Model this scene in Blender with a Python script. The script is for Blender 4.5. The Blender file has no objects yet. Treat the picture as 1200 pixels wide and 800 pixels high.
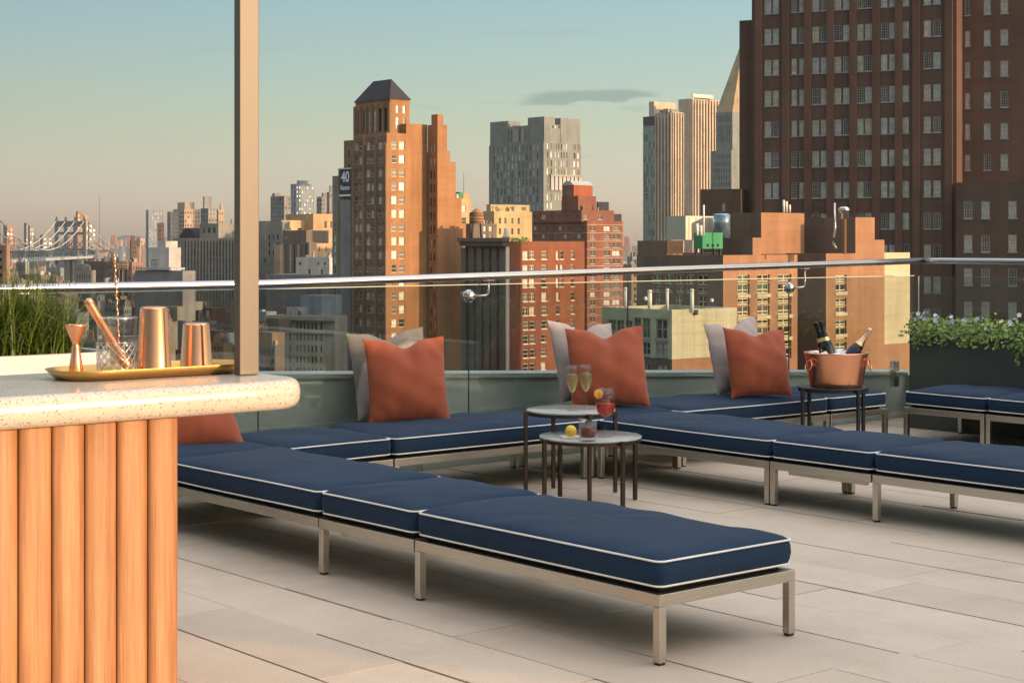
import bpy, bmesh, math, random
from mathutils import Vector, Matrix
R = math.radians
PI = math.pi
random.seed(7)
scene = bpy.context.scene
COL = scene.collection
F = 1960.0            # focal length in photo pixels (1200 wide)
HY = 285.0            # horizon row in the photo
EYE = 1.55
# ------------------------------------------------------------------ frames
UX, UY = 0.6453, -0.7639          # lounge axis u (towards right / viewer)
VX, VY = 0.7639, 0.6453           # lounge axis v (towards right / away)
TH = math.atan2(UY, UX)
QX, QY = 0.55, 11.04
def T(a, b, z=0.0):
    return Vector((QX + a*UX + b*VX, QY + a*UY + b*VY, z))
def atpx(px, D, z=0.0):
    return Vector(((px-600)/F*D, D, z))
def zat(y, D):
    return EYE + (HY-y)/F*D
# ------------------------------------------------------------------ tags
def tag(o, label, cat, group=None):
    o['label'] = label; o['category'] = cat
    if group: o['group'] = group
    return o
def thing(name, label, cat, loc=(0,0,0), rz=0.0, group=None):
    o = bpy.data.objects.new(name, None); COL.objects.link(o)
    o.location = loc; o.rotation_euler = (0,0,rz); o.empty_display_size = 0.1
    return tag(o, label, cat, group)
def struct(o):
    o['kind'] = 'structure'; return o
def dup(o, parent=None):
    c = o.copy(); COL.objects.link(c)
    if parent is not None: c.parent = parent
    for ch in list(o.children): dup(ch, c)
    return c
# ------------------------------------------------------------------ materials
def nodes_of(name):
    m = bpy.data.materials.new(name); m.use_nodes = True
    nt = m.node_tree; b = nt.nodes['Principled BSDF']
    return m, nt, b
def noise(nt, scale, detail=4, rough=.6, vec=None, coord='Object', stretch=None):
    n = nt.nodes.new('ShaderNodeTexNoise')
    n.inputs['Scale'].default_value = scale; n.inputs['Detail'].default_value = detail
    n.inputs['Roughness'].default_value = rough
    if vec is None:
        tc = nt.nodes.new('ShaderNodeTexCoord'); vec = tc.outputs[coord]
        if stretch:
            mp = nt.nodes.new('ShaderNodeMapping'); mp.inputs['Scale'].default_value = stretch
            nt.links.new(vec, mp.inputs['Vector']); vec = mp.outputs['Vector']
    nt.links.new(vec, n.inputs['Vector'])
    return n
def ramp(nt, fac, stops):
    r = nt.nodes.new('ShaderNodeValToRGB')
    e = r.color_ramp.elements
    while len(e) < len(stops): e.new(.5)
    for k, (p, c) in enumerate(stops):
        e[k].position = p; e[k].color = (*c, 1) if len(c) == 3 else c
    nt.links.new(fac, r.inputs['Fac'])
    return r
def mix(nt, fac, a, b, typ='MIX'):
    m = nt.nodes.new('ShaderNodeMix'); m.data_type = 'RGBA'; m.blend_type = typ
    for k, s in ((0, fac), (6, a), (7, b)):
        if hasattr(s, 'is_linked') or hasattr(s, 'links'): nt.links.new(s, m.inputs[k])
        elif isinstance(s, (int, float)): m.inputs[k].default_value = s
        else: m.inputs[k].default_value = (*s, 1)
    return m.outputs[2]
def bump(nt, b, h, strength, dist=.01):
    n = nt.nodes.new('ShaderNodeBump'); n.inputs['Strength'].default_value = strength
    n.inputs['Distance'].default_value = dist
    nt.links.new(h, n.inputs['Height']); nt.links.new(n.outputs['Normal'], b.inputs['Normal'])
def mat(name, col, rough=.6, metal=0.0, var=.15, scale=3.0, spec=None, bmp=0.0, bscale=60, stretch=None, coat=0.0):
    m, nt, b = nodes_of(name)
    b.inputs['Roughness'].default_value = rough; b.inputs['Metallic'].default_value = metal
    if spec is not None: b.inputs['Specular IOR Level'].default_value = spec
    if coat: b.inputs['Coat Weight'].default_value = coat
    n = noise(nt, scale, 6, .65, stretch=stretch)
    lo = tuple(max(0, c*(1-var)) for c in col); hi = tuple(min(1, c*(1+var)) for c in col)
    r = ramp(nt, n.outputs['Fac'], [(.3, lo), (.7, hi)])
    nt.links.new(r.outputs['Color'], b.inputs['Base Color'])
    if bmp:
        n2 = noise(nt, bscale, 4, .6); bump(nt, b, n2.outputs['Fac'], bmp)
    return m
def masonry(name, col, rough=.85, var=.18, course=.4, scale=.12):
    """city wall: broad weathering, streaks and faint courses"""
    m, nt, b = nodes_of(name)
    b.inputs['Roughness'].default_value = rough; b.inputs['Specular IOR Level'].default_value = .2
    n = noise(nt, scale, 8, .7)
    lo = tuple(c*(1-var) for c in col); hi = tuple(min(1, c*(1+var)) for c in col)
    r = ramp(nt, n.outputs['Fac'], [(.3, lo), (.7, hi)])
    s = noise(nt, 1.0, 5, .6, stretch=(.5, .5, .03))
    rs = ramp(nt, s.outputs['Fac'], [(.35, (.82,.82,.82)), (.65, (1.08,1.06,1.04))])
    w = noise(nt, 1.0, 2, .5, stretch=(.15, .15, 1/course))
    rw = ramp(nt, w.outputs['Fac'], [(.35, (.95,.945,.94)), (.65, (1.04,1.04,1.04))])
    c = mix(nt, 1.0, r.outputs['Color'], rs.outputs['Color'], 'MULTIPLY')
    c = mix(nt, 1.0, c, rw.outputs['Color'], 'MULTIPLY')
    nt.links.new(c, b.inputs['Base Color'])
    return m
def thin_fresnel(nt, f0=.04):
    """Schlick reflectance that is the same from both sides of a pane"""
    lw = nt.nodes.new('ShaderNodeLayerWeight'); lw.inputs['Blend'].default_value = .5
    p = nt.nodes.new('ShaderNodeMath'); p.operation = 'POWER'; p.inputs[1].default_value = 5.0
    g = nt.nodes.new('ShaderNodeNewGeometry'); d = nt.nodes.new('ShaderNodeVectorMath'); d.operation = 'DOT_PRODUCT'
    nt.links.new(g.outputs['Incoming'], d.inputs[0]); nt.links.new(g.outputs['Normal'], d.inputs[1])
    a = nt.nodes.new('ShaderNodeMath'); a.operation = 'ABSOLUTE'; nt.links.new(d.outputs['Value'], a.inputs[0])
    i = nt.nodes.new('ShaderNodeMath'); i.operation = 'SUBTRACT'; i.inputs[0].default_value = 1.0; nt.links.new(a.outputs[0], i.inputs[1])
    nt.links.new(i.outputs[0], p.inputs[0]); nt.nodes.remove(lw)
    m = nt.nodes.new('ShaderNodeMath'); m.operation = 'MULTIPLY_ADD'; m.inputs[1].default_value = 1-f0; m.inputs[2].default_value = f0
    nt.links.new(p.outputs[0], m.inputs[0]); return m
M = {}
def build_materials():
    # deck: pale stone planks, one tone per slab
    m, nt, b = nodes_of('deck_stone')
    g = nt.nodes.new('ShaderNodeNewGeometry')
    r = ramp(nt, g.outputs['Random Per Island'], [(0, (.525,.435,.335)), (.5, (.56,.468,.363)), (1, (.595,.50,.39))])
    n = noise(nt, 2.2, 8, .7); rn = ramp(nt, n.outputs['Fac'], [(.3, (.93,.92,.91)), (.7, (1.04,1.04,1.04))])
    st = noise(nt, .55, 9, .75); rst = ramp(nt, st.outputs['Fac'], [(.36, (.91,.90,.87)), (.5, (1,1,1)), (.62, (1.02,1.02,1.02))])
    r0_ = mix(nt, 1, r.outputs['Color'], rst.outputs['Color'], 'MULTIPLY')
    n3 = noise(nt, 90, 3, .6); r3 = ramp(nt, n3.outputs['Fac'], [(.35, (.93,.93,.93)), (.65, (1.05,1.05,1.05))])
    c = mix(nt, 1, r0_, rn.outputs['Color'], 'MULTIPLY')
    c = mix(nt, 1, c, r3.outputs['Color'], 'MULTIPLY')
    nt.links.new(c, b.inputs['Base Color']); b.inputs['Roughness'].default_value = .62
    bump(nt, b, n3.outputs['Fac'], .12, .004); M['deck'] = m
    M['joint'] = mat('joint_dark', (.07,.055,.04), .9)
    # fabric
    def fabric(name, col, sheen=.25, var=.1, bm=.12):
        m, nt, b = nodes_of(name)
        n = noise(nt, 1.6, 5, .6); r = ramp(nt, n.outputs['Fac'], [(.3, tuple(c*(1-var) for c in col)), (.7, tuple(c*(1+var) for c in col))])
        w = noise(nt, 900, 2, .5); rw = ramp(nt, w.outputs['Fac'], [(.35, (.8,.8,.8)), (.65, (1.15,1.15,1.15))])
        nt.links.new(mix(nt, 1, r.outputs['Color'], rw.outputs['Color'], 'MULTIPLY'), b.inputs['Base Color'])
        b.inputs['Roughness'].default_value = .85; b.inputs['Specular IOR Level'].default_value = .25
        b.inputs['Sheen Weight'].default_value = sheen; b.inputs['Sheen Roughness'].default_value = .5
        bb = noise(nt, 9, 6, .7); bump(nt, b, bb.outputs['Fac'], bm, .012)
        return m
    M['navy'] = fabric('navy_canvas', (.0085,.028,.064), .05, .12, .3)
    M['piping'] = mat('white_piping', (.78,.76,.72), .7)
    M['orange'] = fabric('rust_velvet', (.33,.078,.034), .22, .22)
    M['grey_fab'] = fabric('grey_linen', (.42,.35,.315), .25, .12)
    # metals
    M['steel'] = mat('brushed_steel', (.56,.52,.46), .34, 1, .08, 8, stretch=(1,1,12))
    M['rail'] = mat('polished_rail', (.44,.43,.43), .24, 1, .04, 6)
    M['chrome'] = mat('fitting_steel', (.6,.57,.52), .16, 1, .04, 6)
    M['bronze'] = mat('bronze_leg', (.05,.034,.024), .36, .5, .15, 8)
    M['blackmetal'] = mat('black_metal', (.025,.027,.028), .42, .3, .1, 8)
    M['copper'] = mat('polished_copper', (.95,.45,.23), .2, 1, .05, 5)
    M['copper_satin'] = mat('satin_copper', (.90,.43,.26), .24, 1, .06, 5, stretch=(1,1,.15))
    M['brass'] = mat('brushed_brass', (.62,.36,.115), .32, 1, .1, 8, stretch=(.3,.3,3))
    M['rubber'] = mat('black_foot', (.02,.02,.02), .7)
    M['sling'] = mat('black_sling', (.012,.012,.014), .8)
    # post
    M['post'] = mat('champagne_post', (.105,.092,.075), .45, .25, .06, 4, stretch=(1,1,.1))
    # terrazzo
    m, nt, b = nodes_of('terrazzo')
    tc = nt.nodes.new('ShaderNodeTexCoord')
    base = noise(nt, 5, 5, .6, tc.outputs['Object']); rb = ramp(nt, base.outputs['Fac'], [(.3, (.47,.42,.345)), (.7, (.54,.495,.415))])
    col = rb.outputs['Color']
    for sc, th, lo in ((85, .17, (.30,.25,.19)), (140, .16, (.13,.11,.09)), (60, .14, (.52,.43,.31)), (200,.2,(.36,.31,.26))):
        v = nt.nodes.new('ShaderNodeTexVoronoi'); v.inputs['Scale'].default_value = sc
        nt.links.new(tc.outputs['Object'], v.inputs['Vector'])
        sp = nt.nodes.new('ShaderNodeSeparateColor'); nt.links.new(v.outputs['Color'], sp.inputs[0])
        pick = nt.nodes.new('ShaderNodeMath'); pick.operation = 'LESS_THAN'; pick.inputs[1].default_value = .34
        nt.links.new(sp.outputs[0], pick.inputs[0])
        sz = nt.nodes.new('ShaderNodeMath'); sz.operation = 'MULTIPLY_ADD'; sz.inputs[1].default_value = .22; sz.inputs[2].default_value = th
        nt.links.new(sp.outputs[1], sz.inputs[0])
        lt = nt.nodes.new('ShaderNodeMath'); lt.operation = 'LESS_THAN'
        nt.links.new(v.outputs['Distance'], lt.inputs[0]); nt.links.new(sz.outputs[0], lt.inputs[1])
        an = nt.nodes.new('ShaderNodeMath'); an.operation = 'MULTIPLY'
        nt.links.new(pick.outputs[0], an.inputs[0]); nt.links.new(lt.outputs[0], an.inputs[1])
        col = mix(nt, an.outputs[0], col, lo)
    nt.links.new(col, b.inputs['Base Color']); b.inputs['Roughness'].default_value = .22
    M['terrazzo'] = m
    # cedar
    m, nt, b = nodes_of('cedar')
    g = nt.nodes.new('ShaderNodeNewGeometry')
    n = noise(nt, 1, 7, .65, stretch=(26, 26, 1.3)); r = ramp(nt, n.outputs['Fac'], [(.25, (.22,.085,.034)), (.5, (.36,.168,.069)), (.75, (.48,.25,.117))])
    n2 = noise(nt, 1, 4, .6, stretch=(220, 220, 4)); r2 = ramp(nt, n2.outputs['Fac'], [(.35, (.84,.82,.80)), (.65, (1.08,1.08,1.08))])
    ri = ramp(nt, g.outputs['Random Per Island'], [(0, (.78,.74,.70)), (.5, (.98,.97,.95)), (1, (1.12,1.16,1.2))])
    c = mix(nt, 1, r.outputs['Color'], r2.outputs['Color'], 'MULTIPLY'); c = mix(nt, 1, c, ri.outputs['Color'], 'MULTIPLY')
    nt.links.new(c, b.inputs['Base Color']); b.inputs['Roughness'].default_value = .48
    bump(nt, b, n2.outputs['Fac'], .12, .003); M['cedar'] = m
    M['white_paint'] = mat('white_planter', (.50,.51,.50), .5, 0, .05, 3)
    M['planter_dark'] = mat('dark_planter', (.055,.060,.052), .55, 0, .15, 4)
    M['soil'] = mat('soil', (.03,.02,.014), .95)
    M['parapet'] = mat('parapet_panel', (.52,.56,.50), .5, .0, .12, 1.5)
    M['coping'] = mat('parapet_coping', (.50,.54,.50), .45, .1, .08, 1.5)
    M['terrace_wall'] = masonry('terrace_wall', (.3,.27,.24))
    # glass panel
    m = bpy.data.materials.new('balustrade_glass'); m.use_nodes = True; nt = m.node_tree; nt.nodes.clear()
    o = nt.nodes.new('ShaderNodeOutputMaterial'); mx = nt.nodes.new('ShaderNodeMixShader'); fr = thin_fresnel(nt, .075)
    tr = nt.nodes.new('ShaderNodeBsdfTransparent'); gl = nt.nodes.new('ShaderNodeBsdfGlossy')
    tr.inputs['Color'].default_value = (.855,.88,.865,1)
    gl.inputs['Roughness'].default_value = .0; gl.inputs['Color'].default_value = (.9,.95,.95,1)
    nt.links.new(fr.outputs[0], mx.inputs[0]); nt.links.new(tr.outputs[0], mx.inputs[1]); nt.links.new(gl.outputs[0], mx.inputs[2])
    nt.links.new(mx.outputs[0], o.inputs[0]); M['pane'] = m
    M['seam'] = mat('seam_edge', (.05,.065,.06), .3)
    M['glass_edge'] = mat('glass_edge', (.55,.66,.60), .25, 0, .05, 4)
    def glass(name, col, ior=1.45, rough=0.0, tw=1.0):
        m, nt, b = nodes_of(name)
        b.inputs['Base Color'].default_value = (*col, 1); b.inputs['Transmission Weight'].default_value = tw
        b.inputs['IOR'].default_value = ior; b.inputs['Roughness'].default_value = rough
        return m
    # thin stemware: mostly see-through
    m = bpy.data.materials.new('stemware_glass'); m.use_nodes = True; nt = m.node_tree; nt.nodes.clear()
    o = nt.nodes.new('ShaderNodeOutputMaterial'); mx = nt.nodes.new('ShaderNodeMixShader'); fr = thin_fresnel(nt)
    tr = nt.nodes.new('ShaderNodeBsdfTransparent'); gl = nt.nodes.new('ShaderNodeBsdfGlossy')
    tr.inputs['Color'].default_value = (.93,.94,.93,1); gl.inputs['Roughness'].default_value = .02
    nt.links.new(fr.outputs[0], mx.inputs[0]); nt.links.new(tr.outputs[0], mx.inputs[1]); nt.links.new(gl.outputs[0], mx.inputs[2])
    nt.links.new(mx.outputs[0], o.inputs[0]); M['stem'] = m
    M['crystal'] = M['stem']; 
    m = bpy.data.materials.new('crystal_cut'); m.use_nodes = True; nt = m.node_tree; nt.nodes.clear()
    o = nt.nodes.new('ShaderNodeOutputMaterial'); mx = nt.nodes.new('ShaderNodeMixShader'); fr = thin_fresnel(nt, .5)
    tr = nt.nodes.new('ShaderNodeBsdfTransparent'); gl = nt.nodes.new('ShaderNodeBsdfGlossy'); gl.inputs['Roughness'].default_value = .12
    nt.links.new(fr.outputs[0], mx.inputs[0]); nt.links.new(tr.outputs[0], mx.inputs[1]); nt.links.new(gl.outputs[0], mx.inputs[2])
    nt.links.new(mx.outputs[0], o.inputs[0]); M['cut'] = m
    M['champagne'] = glass('champagne', (.95,.78,.34), 1.2, 0, .75)
    M['spritz'] = glass('red_spritz', (.88,.06,.035), 1.2, 0, .45)
    M['negroni'] = glass('dark_red_drink', (.30,.022,.012), 1.2, 0, .5)
    M['ice'] = mat('ice', (.80,.82,.84), .2, 0, .08, 20)
    M['bottle'] = mat('black_bottle', (.008,.011,.010), .08, 0, .05, 5, coat=.5)
    M['foil_black'] = mat('black_foil', (.02,.02,.022), .35, .4, .1, 30)
    M['foil_gold'] = mat('gold_foil', (.85,.62,.28), .3, 1, .12, 40)
    M['foil_rose'] = mat('rose_foil', (.86,.56,.40), .3, .9, .12, 40)
    M['paper'] = mat('cream_paper', (.72,.66,.5), .6)
    M['navy_label'] = mat('navy_label', (.02,.03,.08), .4)
    M['lemon'] = mat('lemon_rind', (.80,.52,.06), .45, 0, .1, 30, bmp=.2, bscale=120)
    M['orange_peel'] = mat('orange_slice', (.85,.36,.03), .45, 0, .1, 30)
    M['dish'] = mat('cream_dish', (.70,.62,.45), .4)
    M['tabletop'] = mat('tabletop_stone', (.40,.42,.39), .16, 0, .08, 5, coat=.3)
    # vegetation
    def leaf(name, a, c2, rough=.5):
        m, nt, b = nodes_of(name); g = nt.nodes.new('ShaderNodeNewGeometry')
        r = ramp(nt, g.outputs['Random Per Island'], [(0, a), (1, c2)])
        nt.links.new(r.outputs['Color'], b.inputs['Base Color']); b.inputs['Roughness'].default_value = rough
        b.inputs['Subsurface Weight'].default_value = 0
        return m
    M['grass'] = leaf('grass_blade', (.035,.075,.010), (.15,.20,.03))
    M['leaf'] = leaf('trailing_leaf', (.06,.13,.015), (.30,.40,.07))
    M['stemgreen'] = mat('green_stem', (.05,.08,.02), .7)
    M['fl_white'] = leaf('white_petal', (.68,.66,.74), (.8,.8,.84))
    M['fl_lilac'] = leaf('lilac_petal', (.42,.36,.62), (.6,.55,.75))
    M['fl_yellow'] = leaf('yellow_petal', (.75,.55,.08), (.85,.72,.25))
    M['fl_purple'] = leaf('purple_petal', (.035,.012,.06), (.08,.02,.12))
    # city
    for k, c in dict(tan_brick=(.345,.185,.088), dark_tan=(.24,.165,.105), red_brick=(.25,.10,.058), red_apt=(.225,.10,.068), brown_brick=(.128,.08,.062),
                     brown_grey=(.10,.075,.06), grey_stone=(.24,.235,.21), pale_stone=(.36,.345,.29), dark_masonry=(.165,.14,.12), hotel=(.33,.185,.105),
                     cream=(.52,.49,.33), cream_panel=(.50,.49,.36), hotel_shaded=(.165,.128,.102), muni=(.215,.24,.23), slab_stone=(.50,.42,.32), tan_stone=(.50,.35,.20), sand=(.46,.36,.20),
                     green_box=(.06,.28,.14), white_wall=(.46,.47,.46), roof=(.20,.19,.17), slate=(.05,.05,.06), far_grey=(.22,.23,.24), far_red=(.33,.20,.15),
                     far_blue=(.22,.27,.32), far_tan=(.40,.32,.24), pyramid=(.34,.27,.17), wood_tank=(.30,.17,.09), bridge=(.055,.085,.11), cable=(.45,.46,.42),
                     ground=(.10,.095,.09), hill=(.10,.11,.10), white_trim=(.70,.66,.56), red_gable=(.34,.11,.055), metal_grey=(.40,.42,.43), cloth_dark=(.10,.08,.07), course=(.42,.29,.22)).items():
        M[k] = masonry('city_'+k, c)
    M['unit'] = mat('cooling_unit', (.44,.44,.38), .4, .5, .08, .5)
    M['white_pipe'] = mat('white_pipe', (.75,.73,.66), .4, 0, .05, 2)
    def pane(name, col, rough=.1, metal=0.0):
        m, nt, b = nodes_of(name); n = noise(nt, .8, 2)
        r = ramp(nt, n.outputs['Fac'], [(.35, tuple(c*.7 for c in col)), (.65, tuple(c*1.25 for c in col))])
        nt.links.new(r.outputs['Color'], b.inputs['Base Color']); b.inputs['Roughness'].default_value = rough; b.inputs['Metallic'].default_value = metal
        return m
    M['w_dark'] = pane('window_dark', (.022,.024,.027), .12)
    M['w_blind'] = pane('window_blind', (.56,.55,.49), .4)
    M['w_sky'] = pane('window_sky', (.50,.55,.54), .25, .3)  # sky reflection put into the pane's base colour
    M['w_cream'] = pane('window_cream', (.62,.56,.42), .5)
    M['w_mid'] = pane('window_mid', (.13,.13,.12), .2, .3)
    M['w_green'] = pane('window_green', (.15,.30,.22), .12, .6)
    M['w_blue'] = pane('window_blue', (.28,.38,.48), .1, .7)
    M['frame_white'] = mat('frame_white', (.66,.62,.52), .5)
    M['frame_dark'] = mat('frame_dark', (.06,.055,.05), .5)
    M['frame_grey'] = mat('frame_grey', (.30,.31,.30), .5)
    M['frame_yellow'] = mat('frame_cream', (.64,.60,.42), .5)
    M['sign_navy'] = mat('sign_navy', (.012,.022,.045), .5)
    M['sign_white'] = mat('sign_white', (.72,.75,.76), .5)
build_materials()
# ------------------------------------------------------------------ mesh builder
class MB:
    def __init__(s): s.v=[]; s.f=[]; s.m=[]; s.sm=[]
    def quad(s, pts, mi=0, sm=False):
        n=len(s.v); s.v+= [tuple(p) for p in pts]; s.f.append(tuple(range(n,n+len(pts)))); s.m.append(mi); s.sm.append(sm)
    def box(s, x0,x1,y0,y1,z0,z1, mi=0, faces='xXyYzZ'):
        n=len(s.v)
        s.v += [(x0,y0,z0),(x1,y0,z0),(x1,y1,z0),(x0,y1,z0),(x0,y0,z1),(x1,y0,z1),(x1,y1,z1),(x0,y1,z1)]
        d = {'z':(0,3,2,1),'Z':(4,5,6,7),'y':(0,1,5,4),'X':(1,2,6,5),'Y':(2,3,7,6),'x':(3,0,4,7)}
        for k in faces: s.f.append(tuple(n+i for i in d[k])); s.m.append(mi); s.sm.append(False)
    def loft(s, rings, mi=0, sm=True, cap0=False, cap1=False):
        """rings: list of equally long point lists"""
        n=len(s.v); k=len(rings[0])
        for r in rings: s.v += [tuple(p) for p in r]
        for i in range(len(rings)-1):
            for j in range(k):
                a=n+i*k+j; b=n+i*k+(j+1)%k
                s.f.append((a,b,b+k,a+k)); s.m.append(mi); s.sm.append(sm)
        if cap0: s.f.append(tuple(n+j for j in reversed(range(k)))); s.m.append(mi); s.sm.append(False)
        if cap1: s.f.append(tuple(n+(len(rings)-1)*k+j for j in range(k))); s.m.append(mi); s.sm.append(False)
    def lathe(s, prof, seg=24, mi=0, cx=0, cy=0, cap0=False, cap1=False, sm=True, mtx=None):
        rings=[]
        for r,z in prof:
            ring=[Vector((cx+r*math.cos(2*PI*j/seg), cy+r*math.sin(2*PI*j/seg), z)) for j in range(seg)]
            if mtx: ring=[mtx@p for p in ring]
            rings.append(ring)
        s.loft(rings, mi, sm, cap0, cap1)
    def tube(s, pts, r, seg=8, mi=0, closed=False, caps=True, sm=True, r1=None):
        pts=[Vector(p) for p in pts]; rings=[]; N=len(pts)
        up=Vector((0,0,1))
        for i,p in enumerate(pts):
            if closed: t=(pts[(i+1)%N]-pts[i-1])
            else: t=(pts[min(i+1,N-1)]-pts[max(i-1,0)])
            t.normalize()
            x=t.cross(up)
            if x.length<1e-3: x=t.cross(Vector((0,1,0)))
            x.normalize(); y=x.cross(t)
            rr = r if r1 is None else r+(r1-r)*i/(N-1)
            rings.append([p+rr*(math.cos(2*PI*j/seg)*x+math.sin(2*PI*j/seg)*y) for j in range(seg)])
        if closed: rings.append(rings[0])
        s.loft(rings, mi, sm, caps and not closed, caps and not closed)
    def build(s, name, mats, parent=None, loc=None, rz=None, bevel=0.0, merge=False):
        me=bpy.data.meshes.new(name); me.from_pydata(s.v,[],s.f)
        if not isinstance(mats,(list,tuple)): mats=[mats]
        for m in mats: me.materials.append(m)
        me.polygons.foreach_set('material_index', s.m); me.polygons.foreach_set('use_smooth', s.sm)
        if merge:
            bm=bmesh.new(); bm.from_mesh(me); bmesh.ops.remove_doubles(bm, verts=bm.verts, dist=1e-5); bm.to_mesh(me); bm.free()
        me.update()
        o=bpy.data.objects.new(name, me); COL.objects.link(o)
        if parent is not None: o.parent=parent
        if loc is not None: o.location=loc
        if rz is not None: o.rotation_euler=(0,0,rz)
        if bevel:
            b=o.modifiers.new('bevel','BEVEL'); b.width=bevel; b.segments=2; b.limit_method='ANGLE'; b.harden_normals=False
        return o
def rrect(w, d, r, n=6):
    """rounded rectangle outline centred on 0, ccw"""
    pts=[]
    for cx,cy,a0 in ((w/2-r,-d/2+r,-PI/2),(w/2-r,d/2-r,0),(-w/2+r,d/2-r,PI/2),(-w/2+r,-d/2+r,PI)):
        for k in range(n+1):
            a=a0+PI/2*k/n; pts.append((cx+r*math.cos(a), cy+r*math.sin(a)))
    return pts
def densify(pts, step):
    out=[]
    for i,p in enumerate(pts):
        q=pts[(i+1)%len(pts)]; L=math.hypot(q[0]-p[0],q[1]-p[1]); k=max(1,int(L/step))
        for j in range(k): out.append((p[0]+(q[0]-p[0])*j/k, p[1]+(q[1]-p[1])*j/k))
    return out
# ------------------------------------------------------------------ world, sun, camera
SUN_EL = R(8.0); SUN_AZ = (0.9, -0.436)
def world():
    w = bpy.data.worlds.new("World"); scene.world = w; w.use_nodes = True
    nt = w.node_tree; bg = nt.nodes['Background']
    sky = nt.nodes.new('ShaderNodeTexSky'); sky.sky_type='NISHITA'; sky.sun_disc=False
    sky.sun_elevation=SUN_EL; sky.sun_rotation=math.atan2(SUN_AZ[0], SUN_AZ[1])
    sky.altitude=60; sky.air_density=1.0; sky.dust_density=.7; sky.ozone_density=1.2
    tc = nt.nodes.new('ShaderNodeTexCoord'); sp = nt.nodes.new('ShaderNodeSeparateXYZ'); nt.links.new(tc.outputs['Generated'], sp.inputs[0])
    def mth(op, a, b=None, c=None):
        n = nt.nodes.new('ShaderNodeMath'); n.operation = op
        for k, v in enumerate((a, b, c)):
            if v is None: continue
            if isinstance(v, (int, float)): n.inputs[k].default_value = v
            else: nt.links.new(v, n.inputs[k])
        return n.outputs[0]
    # gentle warm / cool grade of the evening sky by height above the horizon
    gr = ramp(nt, sp.outputs['Z'], SKY_G)
    col = mix(nt, 1.0, sky.outputs['Color'], gr.outputs['Color'], 'MULTIPLY')
    az = mth('MINIMUM', mth('MAXIMUM', mth('MULTIPLY_ADD', sp.outputs['X'], 1.0, 1.12), .8), 1.4)
    azc = nt.nodes.new('ShaderNodeCombineXYZ')
    for k in range(3): nt.links.new(az, azc.inputs[k])
    col = mix(nt, 1.0, col, azc.outputs[0], 'MULTIPLY')
    # lens-shaped evening clouds, placed by direction
    yy = mth('MAXIMUM', sp.outputs['Y'], .02)
    tx = mth('DIVIDE', sp.outputs['X'], yy); tz = mth('DIVIDE', sp.outputs['Z'], yy)
    mpz = nt.nodes.new('ShaderNodeMapping'); mpz.inputs['Scale'].default_value = (1, 1, 5); nt.links.new(tc.outputs['Generated'], mpz.inputs['Vector'])
    nz = noise(nt, 20, 8, .68, mpz.outputs['Vector'])
    nzs = mth('MULTIPLY', mth('SUBTRACT', nz.outputs['Fac'], .5), .0125)
    tot = None
    for cx, cz, rx, rz, tilt, s in ((.046,.0862,.047,.0066,.05,.95), (-.012,.084,.012,.0012,.02,.25), (.072,.0805,.012,.0012,.02,.3), (.043,.052,.012,.0015,.05,.28), (-.055,.0805,.02,.0014,.0,.2), (-.17,.115,.05,.0022,.03,.14), (.02,.125,.05,.002,.04,.13), (-.22,.06,.05,.0018,.0,.12), (.0,.036,.06,.0016,.0,.12)):
        dx = mth('DIVIDE', mth('SUBTRACT', tx, cx), rx)
        zc = mth('MULTIPLY_ADD', mth('SUBTRACT', tx, cx), tilt, cz)
        dz = mth('DIVIDE', mth('ADD', mth('SUBTRACT', tz, zc), nzs), rz)
        # flat base: squash the lower half
        low = mth('MULTIPLY', mth('LESS_THAN', dz, 0), .9); dz = mth('MULTIPLY', dz, mth('ADD', low, 1.0))
        d = mth('ADD', mth('MULTIPLY', dx, dx), mth('MULTIPLY', dz, dz))
        a = nt.nodes.new('ShaderNodeMapRange'); a.interpolation_type = 'SMOOTHSTEP'
        a.inputs['From Min'].default_value = 1.05; a.inputs['From Max'].default_value = .35; a.inputs['To Max'].default_value = s
        nt.links.new(d, a.inputs['Value'])
        tot = a.outputs[0] if tot is None else mth('MAXIMUM', tot, a.outputs[0])
    front = mth('GREATER_THAN', sp.outputs['Y'], .1)
    tot = mth('MULTIPLY', tot, front)
    dark = mix(nt, 1.0, col, (.66,.70,.76), 'MULTIPLY')
    col = mix(nt, tot, col, dark)
    nt.links.new(col, bg.inputs['Color']); bg.inputs['Strength'].default_value = SKY_STRENGTH
    sun = bpy.data.lights.new('sun', 'SUN'); sun.energy = SUN_E; sun.angle = R(.5); sun.color = SUN_C
    so = bpy.data.objects.new('sun', sun); COL.objects.link(so)
    d = Vector((SUN_AZ[0]*math.cos(SUN_EL), SUN_AZ[1]*math.cos(SUN_EL), math.sin(SUN_EL)))
    so.rotation_euler = d.to_track_quat('Z', 'Y').to_euler(); so.location = d*60
SKY_G = [(0.0,(.63,.62,1.05)),(.023,(.64,.62,.96)),(.069,(.60,.60,.64)),(.14,(.57,.63,.67)),(.22,(.72,.66,.57)),(.52,(1.05,.88,.70)),(.74,(9.9,6.15,4.2))]
SKY_STRENGTH = .12; SUN_E = 2.8; SUN_C = (1.0,.645,.37); EXPOSURE = 1.05
world()
cam = bpy.data.cameras.new('camera'); co = bpy.data.objects.new('camera', cam); COL.objects.link(co)
co.location = (0,0,EYE); co.rotation_euler = (R(90),0,0)
cam.sensor_width = 36; cam.lens = F/1200*36; cam.shift_y = -(400-HY)/1200; cam.clip_start=.05; cam.clip_end = 60000
scene.camera = co
vs = scene.view_settings; vs.view_transform='Standard'; vs.look='None'; vs.gamma=1; vs.exposure=EXPOSURE; vs.use_curve_mapping=False
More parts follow.
